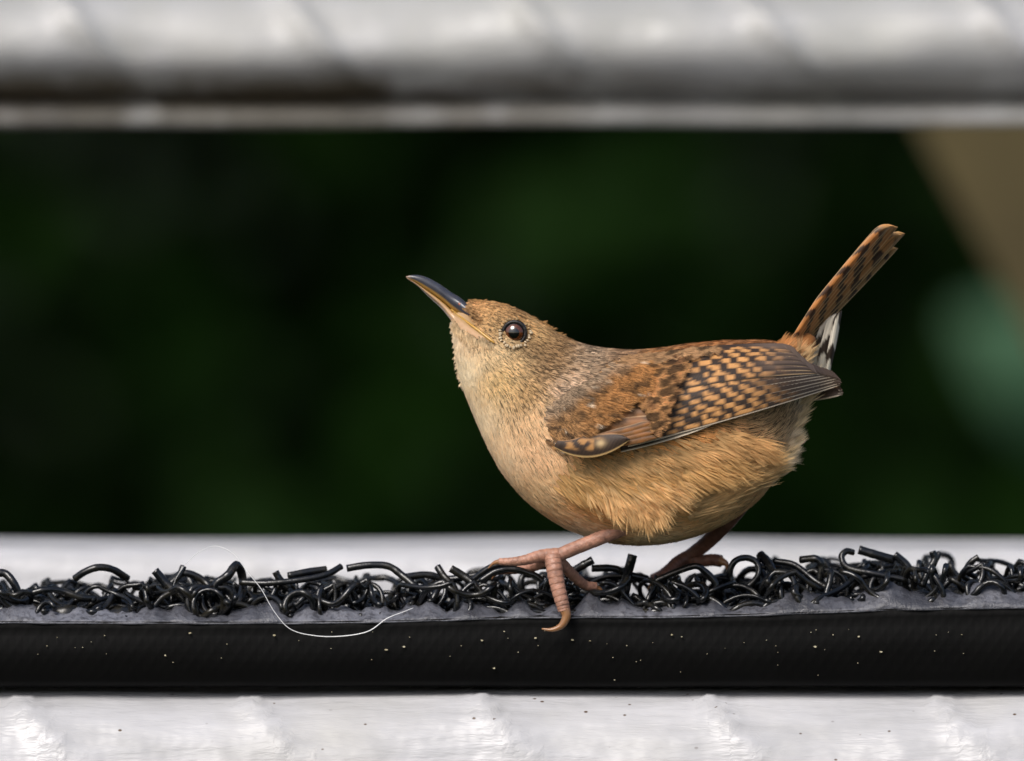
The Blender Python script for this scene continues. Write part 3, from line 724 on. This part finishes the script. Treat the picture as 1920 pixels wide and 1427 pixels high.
# long brown greater coverts with pale upper edges
for i, (a, b, c, w) in enumerate([((1090, 818), (1180, 800), (1248, 800), 22), ((1092, 800), (1170, 788), (1245, 778), 24), ((1110, 785), (1180, 768), (1250, 748), 26), ((1125, 765), (1190, 742), (1252, 718), 26), ((1150, 735), (1200, 715), (1255, 698), 24)]):
    ff(a, b, c, w, .0040-.00012*i, covert_col(90+i, 1, .5, .8, True), nu=26, nv=12, tipround=.8)
# primary coverts and alula
for i in range(4):
    ff((1120, 842-7*i), (1180, 838-8*i), (1232-3*i, 822-9*i), 12, .0046+.0001*i, covert_col(130+i, .7, .6, .4, True), nu=20, nv=7, tipround=.75)
def alula_col(u, v, x, y):
    c = c_dark*1.5*(1+.3*nz(x, y, .06, 4))*(.85+.25*math.sin(x*.9+y*.5))
    e = 1-sm(.03, .10, v); c = c*(1-e)+srgb(200, 165, 110)*e
    e2 = sm(.93, .98, v); c = c*(1-e2)+srgb(170, 125, 80)*e2
    a = sm(.25, .4, v)*(1-sm(.8, .9, v))*(1-sm(.55, .8, u)); a *= sm(-.1, .15, nz(x, y, .07, 11))
    c = c*(1-a)+srgb(176, 128, 76)*a
    b = math.exp(-((u-.66)/.07)**2-((v-.55)/.16)**2); c = c*(1-b)+srgb(205, 175, 130)*b
    return c
ff((1038, 838), (1110, 884), (1182, 824), 42, .0054, alula_col, nu=36, nv=14, tipround=.55, camber=.00035, basew=.35)
# soft lesser coverts at the shoulder: barbs over the wing
def surf_tufts(name, poly, n, L, cols, dens_dark, flow, lift, nb=12, spread=.36, bw=.00008, fine=.34):
    pts = []; nrm = []; xs = np.array([q[0] for q in poly]); ys = np.array([q[1] for q in poly])
    while len(pts) < n:
        x = rng.uniform(xs.min(), xs.max(), 400); y = rng.uniform(ys.min(), ys.max(), 400); m = inpoly(x, y, poly)
        for a, b in zip(x[m], y[m]):
            if len(pts) < n:
                a2 = a+rng.normal(0, 6); top_ = np.interp(a2, [1040, 1118, 1180, 1240, 1300, 1360, 1412, 1450, 1480], [625, 653, 659, 655, 646, 641, 640, 642, 655])
                pts.append((a2, max(b+rng.normal(0, 5), top_+9+rng.uniform(0, 8))))
    V = []; C = []; cs = []
    for (a, b) in pts:
        fl = np.array(flow(a, b))+rng.normal(0, .09, 2); fl /= np.linalg.norm(fl); r = np.array([-fl[1], fl[0]]); l = L*rng.uniform(.75, 1.25); li = (sum(lift)/2+rng.normal(0, .00009))*(.12+.88*sm(1030, 1085, a))
        jj = math.exp(rng.normal(0, .10)); dtip = rng.random() < dens_dark
        for k in range(nb):
            u = (k+.5)/nb*2-1+rng.normal(0, .05); s = (a+r[0]*u*l*spread*.25, b+r[1]*u*l*spread*.25)
            e = l*(rng.uniform(.86, 1.05)-.22*u*u); m = (a+fl[0]*e*.5+r[0]*u*l*spread*.8, b+fl[1]*e*.5+r[1]*u*l*spread*.8); t = (a+fl[0]*e+r[0]*u*l*spread, b+fl[1]*e+r[1]*u*l*spread)
            hw = bw*K*rng.uniform(.7, 1.3); ys_ = [wy(*s)-li+.00035, wy(*m)-li, wy(*t)-li-.00018]
            V += [P(s[0]-r[0]*hw, s[1]-r[1]*hw, ys_[0]), P(s[0]+r[0]*hw, s[1]+r[1]*hw, ys_[0]), P(m[0]-r[0]*hw, m[1]-r[1]*hw, ys_[1]), P(m[0]+r[0]*hw, m[1]+r[1]*hw, ys_[1]), P(t[0], t[1], ys_[2])]
            c = jj*(rng.uniform(.3, .55) if rng.random() < fine else rng.uniform(.85, 1.2)); c0 = cols(*s)*c; c1 = cols(*m)*c; c2 = cols(*t)*c; C += [c0*.75, c0*.75, c1, c1, c2*(.4 if dtip else 1.08)]
    F = []
    for i in range(len(V)//5): o = i*5; F += [(o, o+1, o+3, o+2), (o+2, o+3, o+4)]
    ob = mesh_obj(name, [v-woff for v in V], F, M_plume, wren, C, smooth=False); ob['kind'] = 'stuff'; return ob
def sh_col(x, y):
    t = sm(1050, 1180, x); c = srgb(178, 134, 88)*(1-t)+srgb(190, 138, 84)*t
    d_ = ((x-1035)*.578+(y-780)*.816); k_ = 1-sm(-8, 22, d_+14*nz(x, y, .05, 41)); c = c*(1-k_)+srgb(184, 158, 130)*k_
    b = sm(.08, .26, nz(x*.7, y*1.2, .07, 21))*(1-.7*k_); w_ = sm(.45, .55, nz(x, y, .06, 77)); c = c*(1-w_)+c_pale*w_
    return (c*(1-.7*b)+c_dark*.7*b)*1.15
def blotch(x, y, cell=(36, 16), seed=0):
    """staggered dark spots running in rows along the wing"""
    xr = x+.35*(y-720); yr = y+.22*(x-1250)+9*nz(x, y, .022, seed)
    j = math.floor(yr/cell[1]); xx = xr/cell[0]+.5*(j % 2)+.3*nz(j*3.7, seed, .9, 2); i = math.floor(xx)
    u = xx-i-.5+.25*nz(x, y, .09, seed+4); v = yr/cell[1]-j-.5+.25*nz(x, y, .08, seed+9)
    r_ = .27+.40*noise.noise(Vector((i*1.73+.31, j*2.37+.17, seed+.5)))
    return 1-sm(r_-.06, r_+.09, math.hypot(u*1.0, v*.85)+.22*nz(x, y, .16, seed+2))
def cov_col(x, y):
    c = (srgb(206, 156, 104)+(srgb(150, 110, 76)-srgb(206, 156, 104))*sm(0, .4, nz(x, y, .035, 31)))*(1+.18*nz(x, y, .03, 8))*1.1; b = blotch(x, y)*.8; return c*(1-b)+c_dark*1.1*b
def sca_col(x, y):
    c = srgb(188, 150, 110)*(1+.2*nz(x, y, .03, 18))*1.1; b = blotch(x, y, (36, 13), 5)*.8*sm(1200, 1270, x); return c*(1-b)+c_dark*b
WF = lambda x, y: (1, -.10-.12*sm(760, 830, y)+.1*sm(700, 660, y) if False else -.08)
surf_tufts('covert_plumage', [(1170, 750), (1200, 705), (1250, 680), (1285, 676), (1262, 715), (1246, 760), (1236, 800), (1222, 812), (1218, 780), (1205, 760)], 900, 15, cov_col, .0, WF, (.0048, .0054), nb=9, fine=.15)
surf_tufts('scapular_plumage', [(1130, 700), (1190, 664), (1300, 646), (1340, 644), (1300, 658), (1250, 676), (1205, 705), (1150, 725)], 900, 18, sca_col, .1, lambda x, y: (1, 0), (.0042, .0050), nb=10, fine=.2)
surf_tufts('shoulder_plumage', [(1030, 770), (1060, 740), (1150, 690), (1215, 690), (1192, 738), (1152, 764), (1118, 792), (1080, 812), (1045, 826), (1034, 838)], 1300, 22, sh_col, .15, lambda x, y: (1, .20+.35*sm(760, 830, y)), (.0052, .0062), nb=11, fine=.4)
# far wing: the same feathers mirrored across the body, hanging a little lower
def copy_tree(o, parent):
    c = o.copy(); link(c); c.parent = parent; c.matrix_parent_inverse = o.matrix_parent_inverse.copy()
    for ch in [q for q in S.objects if q.parent == o]: copy_tree(ch, c)
    return c
fw = copy_tree(wing, wren); fw.scale = (1, -1, 1)
piv = P(1180, 800, 0)-woff; a_ = R(3.2); fw.rotation_euler = (0, a_, 0)
from mathutils import Matrix
rp = Matrix.Rotation(a_, 3, 'Y') @ Vector((piv.x, -piv.y, piv.z)); fw.location = Vector((piv.x, piv.y, piv.z))-rp

# ---- tail
TB = (1498, 668)
tail_pts = [(1480, 652), (1492, 662), (1508, 674), (1522, 686)]
V, F = tube_data(catmull([list(P(1470, 690, 0)), list(P(1500, 660, 0)), list(P(1522, 628, 0))], 8), [.0045, .004, .0035, .003, .0028, .0024, .002, .001], 10)
tail = wobj('tail', V, F, M_plume, cols=[tuple(srgb(160, 105, 58))]*len(V))
def tsurf(y0, k): return lambda px, py: y0+k*((px-1500)*.72+(py-660)*.69)/K
def tail_col(seed, rufous, edge, palebar=False):
    def f(u, v, x, y):
        c = c_ruf*(.9+.3*nz(x, y, .05, seed))*rufous+srgb(120, 100, 66)*(1-rufous)
        b = sm(.12, .42, math.sin(u*34+seed*2.1+3.0*abs(v-.45)+1.6*nz(x, y, .05, seed))+.55*nz(x, y, .11, seed*1.3)); b *= .9; c = c*(1-b)+c_blk*b
        s = .5+.5*math.sin(v*30+seed*3+nz(x, y, .03, 2)*6); c = c*(.95+.3*s)
        sh = math.exp(-((v-.42)/.05)**2); c = c*(1-.6*sh)
        e = (1-sm(0, .12, v))*edge*1.3+sm(.90, .97, v)*edge*.8; c = c*(1-e)+srgb(222, 190, 140)*e
        t = sm(.93, 1, u)*.6; c = c*(1-t)+srgb(196, 150, 92)*t
        return c
    return f
tips_ = [(1684, 466), (1697, 438), (1692, 441), (1684, 426), (1678, 424), (1672, 424), (1668, 426)]
tf = [((1508-3*i, 648-i), (1597-5.5*i, 562-4.5*i), tips_[i], (17, 22, 22, 22, 22, 21, 16)[i], .0030-.00075*i, (.2, .35, .5, .75, .9, 1, 1)[i], (.7, .5, .35, .4, .35, .45, .55)[i]) for i in range(7)]
for i, (a, b, c, w, y0, ru, ed) in enumerate(tf):
    vane(tail, a, b, c, w, 0, tail_col(i*2.3+1, ru, ed), nu=60, nv=13, surf=tsurf(y0, .35), side=-1, tipround=.90, camber=.0005)
def und_col(seed):
    def f(u, v, x, y):
        c = srgb(226, 218, 200); b = sm(.1, .4, math.sin(u*9.5+seed+.9*abs(v-.5)*4)+.5*nz(x, y, .06, seed)); c = c*(1-b)+srgb(48, 38, 30)*b
        return c*(.9+.2*math.sin(v*24+seed))
    return f
for i, (a, b, c, w) in enumerate([((1522, 704), (1540, 664), (1568, 606), 32), ((1534, 706), (1552, 664), (1576, 592), 30), ((1546, 704), (1560, 664), (1578, 586), 24), ((1556, 698), (1568, 654), (1579, 582), 14)]):
    vane(tail, a, b, c, w, 0, und_col(i*1.3), nu=30, nv=9, surf=tsurf(.0036-.0012*i, .3), side=-1, tipround=.8, camber=.0006, name='undertail_feather')
# soft tufts: vent, rump, thigh, chin
def free_tufts(name, roots, n, L, col, spreadxy, flow, yr, nb=9, jit=.16, bw=.00007, curl=0, surf=False):
    V = []; C = []
    for i in range(n):
        t = rng.random(); k = min(int(t*(len(roots)-1)), len(roots)-2); f = t*(len(roots)-1)-k
        a = np.array(roots[k])*(1-f)+np.array(roots[k+1])*f+rng.normal(0, spreadxy, 2); fl = np.array(flow(t) if callable(flow) else flow)+rng.normal(0, jit, 2); fl /= np.linalg.norm(fl)
        r = np.array([-fl[1], fl[0]]); l = L*rng.uniform(.6, 1.25); y0 = rng.uniform(*yr)
        if surf:
            q = near(*a); y0 += q.y if q is not None else -.01
        dy = rng.normal(0, .12)*l/K; cc = np.array(col(t) if callable(col) else col)*math.exp(rng.normal(0, .1))
        for j in range(nb):
            u = rng.uniform(-1, 1); e = l*rng.uniform(.7, 1.05); hw = bw*K*rng.uniform(.6, 1.3); w = l*.16
            s = a+r*u*w*.3; m = a+fl*e*.5+r*u*w*.8; tt = a+fl*e+r*u*w*1.3+r*curl*e*.2
            V += [P(*(s-r*hw), y0), P(*(s+r*hw), y0), P(*(m-r*hw), y0+dy*.4), P(*(m+r*hw), y0+dy*.4), P(*tt, y0+dy)]
            c = cc*rng.uniform(.75, 1.15); C += [c*.75, c*.75, c, c, c*1.08]
    F = []
    for i in range(len(V)//5): o = i*5; F += [(o, o+1, o+3, o+2), (o+2, o+3, o+4)]
    ob = mesh_obj(name, [v-woff for v in V], F, M_plume, wren, C, smooth=False); ob['kind'] = 'stuff'; return ob
free_tufts('vent_plumage', [(1462, 872), (1472, 850), (1478, 825)], 130, 34, srgb(240, 220, 188)*1.12, 6, lambda t: (.9, -.25-.5*t), (-.006, .008))
free_tufts('vent_plumage', [(1440, 905), (1462, 880), (1486, 800), (1500, 760), (1520, 720)], 200, 34, lambda t: srgb(222, 200, 160)*1.12, 6, lambda t: (.75-.25*t, -.65), (-.006, .006))
free_tufts('rump_plumage', [(1464, 655), (1482, 664), (1500, 680)], 150, 34, lambda t: (srgb(190, 126, 68)*(1-t)+srgb(214, 186, 140)*t)*1.3, 7, (.62, -.72), (-.0065, .002))
fk = lambda t: (srgb(216, 178, 124)*(1-t)+srgb(206, 164, 110)*t)*1.12
free_tufts('flank_plumage', [(1080, 872), (1130, 870), (1200, 862), (1280, 848), (1360, 828), (1420, 835)], 420, 52, fk, 9, lambda t: (.85, .55-.15*t), (-.0009, -.0002), nb=9, jit=.13, bw=.00009, surf=True)
free_tufts('flank_plumage', [(1060, 905), (1120, 905), (1200, 900), (1290, 885), (1370, 865)], 360, 52, lambda t: srgb(220, 178, 118)*1.12, 11, lambda t: (.82, .58-.25*t), (-.0010, -.0002), nb=9, jit=.13, bw=.00009, surf=True)
free_tufts('thigh_plumage', [(1120, 925), (1170, 932), (1210, 930), (1260, 915)], 280, 48, lambda t: srgb(232, 192, 136)*1.12, 11, lambda t: (.52+.35*t, .85-.4*t), (-.0014, -.0004), nb=9, bw=.00009, surf=True)
free_tufts('thigh_plumage', [(1180, 950), (1205, 960), (1235, 950)], 80, 44, srgb(230, 190, 134)*1.12, 6, lambda t: (.32+.3*t, .95), (-.0016, -.0006), nb=7, bw=.00009, surf=True)
free_tufts('belly_plumage', [(1300, 965), (1340, 935), (1390, 905), (1430, 880)], 300, 56, lambda t: srgb(218, 184, 132)*1.12, 10, (.85, -.5), (-.0008, -.0002), nb=8, jit=.1, bw=.00009, surf=True)
free_tufts('chin_plumage', [(848, 602), (852, 630), (856, 660), (862, 705), (868, 724)], 70, 11, srgb(228, 208, 176)*1.12, 1.5, (-.35, .9), (-.002, .002), nb=6)
free_tufts('forehead_plumage', [(876, 562), (900, 564), (930, 570), (970, 582), (1020, 608), (1060, 634)], 90, 10, srgb(170, 132, 86)*1.12, 1.5, (.9, .15), (-.002, .002), nb=5)
free_tufts('malar_plumage', [(849, 607), (861, 618), (877, 628), (896, 635), (918, 643)], 170, 18, srgb(222, 196, 156)*1.15, 3, (.22, .95), (-.0008, -.0003), nb=7, surf=True)
free_tufts('lore_plumage', [(872, 575), (885, 588), (900, 603), (925, 628)], 120, 12, srgb(190, 150, 104)*1.12, 3, (.8, .35), (-.0062, -.0046), nb=6)

# ---- bill
def loft(name, stn, colfn, nt=20, ns=34):
    a = catmull(np.array([[*p, *q, w] for p, q, w in stn], float), ns); V = []; C = []; F = []
    for i in range(ns):
        tx, ty, bx, by, w = a[i]; c = (np.array([tx, ty])+np.array([bx, by]))/2; h = (np.array([tx, ty])-np.array([bx, by]))/2
        for k in range(nt):
            t = 2*math.pi*k/nt; q = c+h*math.cos(t); V.append(P(q[0], q[1], math.sin(t)*w/K)); C.append(colfn(i/(ns-1), math.cos(t), q[0], q[1]))
    F = [(i*nt+k, i*nt+(k+1) % nt, (i+1)*nt+(k+1) % nt, (i+1)*nt+k) for i in range(ns-1) for k in range(nt)]+[tuple(range(nt))[::-1], tuple((ns-1)*nt+k for k in range(nt))]
    return wobj(name, V, F, M_bill, cols=C)
def up_col(u, v, x, y):
    dark = srgb(62, 64, 74)*(1+.3*nz(x, y, .08, 2)); yel = srgb(178, 140, 70); tip = srgb(150, 128, 110)
    a = 1-sm(-.62, -.25, v+.1*u); c = dark*(1-a)+yel*a
    t = 1-sm(.02, .12, u); return c*(1-t)+tip*t
def lo_col(u, v, x, y):
    c = srgb(204, 168, 130)*(1+.12*nz(x, y, .05, 5)); e = sm(.55, .8, v); c = c*(1-e)+srgb(190, 150, 76)*e
    d = (1-sm(.3, .55, u))*(1-sm(-.1, .6, v)); c = c*(1-d*.8)+srgb(84, 66, 52)*d*.8
    g = sm(.7, 1, u)*(1-sm(-.6, 0, v)); return c*(1-g)+srgb(208, 156, 120)*g
loft('lower_mandible', [((762.5, 521), (764, 523), 1.2), ((778, 529.5), (783, 536), 4.5), ((800, 544.5), (803, 556), 8), ((828, 564.5), (827, 578), 12), ((852, 586), (844, 599), 19), ((880, 608), (862, 623), 36), ((902, 628), (884, 643), 49), ((916, 640), (906, 650), 50)], lo_col)
loft('upper_mandible', [((761, 518), (762, 521), 1.2), ((775, 515.5), (778, 528.5), 5), ((795, 518), (800, 543.5), 8.5), ((820, 530), (828, 563.5), 12), ((845, 547), (852, 585), 16), ((868, 562), (880, 607), 28), ((886, 582), (902, 627), 44), ((905, 610), (918, 640), 50)], up_col)
# gape edge and nostril
gp = []
for (gx, gy) in [(846, 580), (862, 593), (880, 607), (896, 619), (910, 630), (922, 639), (927, 643)]:
    q = near(gx, gy); gp.append(list(P(gx, gy, (q.y if q is not None else -.0018)-.0004)))
gp[0] = list(P(846, 580, -.0019)); gp[1] = list(P(862, 593, -.0025))
g_ = catmull(gp, 24); V, F = tube_data(g_, np.interp(np.arange(24), [0, 8, 18, 23], [.00015, .0003, .00034, .00018]), 8)
wobj('gape', V, F, M_bill, cols=[tuple(srgb(190, 146, 66))]*len(V))
gu = catmull([(850, 585), (868, 599), (886, 613), (904, 627), (922, 640)], 22); gl = catmull([(845, 600), (856, 613), (869, 625), (886, 633), (917, 641)], 22)
V = []; C = []; nv_ = 6
for i in range(22):
    for j in range(nv_+1):
        q = gu[i]*(1-j/nv_)+gl[i]*j/nv_; h_ = near(*q); yy = (h_.y if h_ is not None else -.001)-.00035*(1-.5*(j/nv_)**2)
        V.append(P(q[0], q[1], yy)); t = j/nv_
        C.append(tuple(srgb(170, 132, 76)*(1-sm(0, .4, t))+srgb(202, 164, 126)*sm(0, .4, t)+.04*nz(q[0], q[1], .2, 3)))
F = [(i*(nv_+1)+j, (i+1)*(nv_+1)+j, (i+1)*(nv_+1)+j+1, i*(nv_+1)+j+1) for i in range(21) for j in range(nv_)]
wobj('gape_skin', V, F, M_bill, cols=C); wobj('gape_skin', [Vector((v.x, -v.y, v.z)) for v in V], F, M_bill, cols=C)
q = P(866, 573, -.0021); V, F = ellipsoid((0, 0, 0), .0011, .0005, .0005, 12, 8)
rot = Matrix.Rotation(R(35), 3, 'Y'); V = [rot @ v+q for v in V]
wobj('nostril', V, F, M_bill, cols=[tuple(srgb(150, 72, 30))]*len(V))
# ---- eye
ec = near(*EYE); er = 24.5/K; ecen = Vector((ec.x, ec.y+er*.55, ec.z))
for side in (-1, 1):
    V = []; C = []; F = []; nu, nv = 40, 40
    cc = Vector((ecen.x, ecen.y*(1 if side < 0 else -1), ecen.z))
    ax = Vector((-.10, side, .02)).normalized(); b1 = Vector((1, 0, 0)); b1 = (b1-ax*b1.dot(ax)).normalized(); b2 = ax.cross(b1)
    for i in range(nv+1):
        th = math.pi*i/nv
        for k in range(nu):
            a = 2*math.pi*k/nu; V.append(cc+(ax*math.cos(th)+(b1*math.cos(a)+b2*math.sin(a))*math.sin(th))*er)
            d = math.degrees(th); m = sm(23, 26, d)*(1-sm(39, 45, d)); C.append(tuple(srgb(8, 8, 10)*(1-m)+srgb(88, 44, 17)*(1+.2*math.cos(a*9+i))*m))
    F = [(i*nu+k, (i+1)*nu+k, (i+1)*nu+(k+1) % nu, i*nu+(k+1) % nu) for i in range(nv) for k in range(nu)]
    wobj('eye', V, F, M_eye, cols=C)
    # pale ring of bead-like feathers round the eye
    V = []; F = []; C = []
    for k in range(34):
        a = 2*math.pi*(k+random.uniform(-.3, .3))/34; upper = math.sin(a) > .2
        rj = random.uniform(.95, 1.12); px = EYE[0]+28*math.cos(a)*1.05*rj; py = EYE[1]-27*math.sin(a)*rj
        q = near(px, py)
        if random.random() < (.2 if upper else .0): continue
        jr = random.uniform(.65, 1.1); v, f = ellipsoid((0, 0, 0), .00046*jr, .0003*jr, .00030*jr, 8, 6)
        ang = a if not upper else a+1.0
        rm = Matrix.Rotation(-a, 3, 'Y'); o = len(V); cpos = Vector((q.x, (q.y-.0006)*(1 if side < 0 else -1), q.z))
        V += [rm @ w_+cpos for w_ in v]; F += [tuple(i+o for i in ff_) for ff_ in f]
        col = srgb(236, 216, 182) if not upper else srgb(204, 170, 122); C += [tuple(col*random.uniform(.75, 1.05))]*len(v)
    wobj('eye_ring', V, F, M_plume, cols=C)
    # dark eyelid rim
    rim = [cc+ax*er*.60+(b1*math.cos(a)+b2*math.sin(a))*er*.86 for a in [2*math.pi*k/36 for k in range(37)]]
    V, F = tube_data(rim, .00040, 8, False); wobj('eyelid', V, F, M_skin, cols=[tuple(srgb(30, 26, 24))]*len(V))

# ---- legs
def scuted(pts, r0, r1, n, rings, amp=.08):
    p = catmull([list(P(*q)) for q in pts], n); rad = []
    for i in range(n):
        u = i/(n-1); r = r0*(1-u)+r1*u; rad.append(r*(1+amp*(((u*rings) % 1.0)**.6-.55)*1.6)/K)
    rad[0] *= .7; rad[-1] *= .6
    RING[:] = [(.78 if ((i/(n-1)*rings+.25*math.sin(k*1.3)) % 1.0) < .16 else 1.0)*(1-.25*math.sin(k/12*2*math.pi)**2*0) for i in range(n) for k in range(12)]
    return tube_data(p, rad, 12)
RING = []
def legcol(V, tone):
    return [tuple(tone*(RING[j] if j < len(RING) else 1)*(1+.45*noise.noise(Vector(v)*1100)+.35*noise.noise(Vector(v)*300))) for j, v in enumerate(V)]
def leg(tarsus, toes, claws, tone, w):
    V, F = scuted(tarsus[0], tarsus[1]*.92, tarsus[2]*.92, 70, 8, .03); L = wobj('leg', V, F, M_skin, cols=legcol(V, tone))
    lo = L
    for t, r0, r1, rings in toes:
        V, F = scuted(t, r0*.88, r1*.88, 90, rings+4, .06); mesh_obj('toe', [v-woff for v in V], F, M_skin, lo, legcol(V, tone))
    for t, r0 in claws:
        p = catmull([list(P(*q)) for q in t], 16); V, F = tube_data(p, [r0/K*(1-.85*i/15) for i in range(16)], 10)
        mesh_obj('claw', [v-woff for v in V], F, M_bill, lo, [tuple(srgb(150, 108, 72))]*len(V))
    return L
pink = srgb(168, 124, 104)
leg((([(1235, 960, -.007), (1190, 983, -.0095), (1140, 1003, -.0105), (1085, 1025, -.0112), (1040, 1044, -.0118)]), 15, 14),
    [([(1048, 1040, -.0118), (1015, 1042, -.0122), (985, 1050, -.0124), (960, 1053, -.0122), (935, 1053, -.0118)], 15, 7, 7),
     ([(1036, 1042, -.0122), (1040, 1068, -.0135), (1046, 1100, -.0142), (1054, 1130, -.0148), (1058, 1146, -.0150)], 19, 13, 7),
     ([(1036, 1042, -.011), (1000, 1062, -.008), (965, 1068, -.005), (940, 1070, -.003)], 13, 8, 6),
     ([(1045, 1048, -.011), (1070, 1074, -.007), (1095, 1096, -.004), (1118, 1100, -.003)], 13, 9, 5)],
    [([(1057, 1140, -.0150), (1062, 1156, -.0154), (1052, 1174, -.0156), (1034, 1181, -.0156), (1016, 1179, -.0154)], 11), ([(940, 1053, -.0118), (926, 1056, -.0115), (915, 1066, -.011)], 6), ([(944, 1070, -.003), (930, 1076, -.002), (922, 1086, -.001)], 6), ([(1112, 1100, -.003), (1126, 1106, -.003), (1134, 1116, -.003)], 7)], pink, 1)
brown = srgb(122, 84, 68)
leg((([(1390, 950, .004), (1355, 990, .006), (1325, 1018, .008), (1290, 1046, .010)]), 15, 15),
    [([(1290, 1044, .010), (1268, 1056, .008), (1250, 1074, .005), (1232, 1088, .002)], 15, 9, 7),
     ([(1285, 1046, .010), (1310, 1052, .009), (1335, 1050, .008), (1352, 1052, .007)], 13, 13, 5),
     ([(1285, 1046, .011), (1262, 1060, .013), (1240, 1076, .014), (1222, 1084, .015)], 12, 8, 6)],
    [([(1235, 1085, .002), (1222, 1094, .001), (1214, 1106, .001)], 6), ([(1348, 1050, .007), (1362, 1058, .006), (1364, 1072, .006)], 9)], brown, 1)
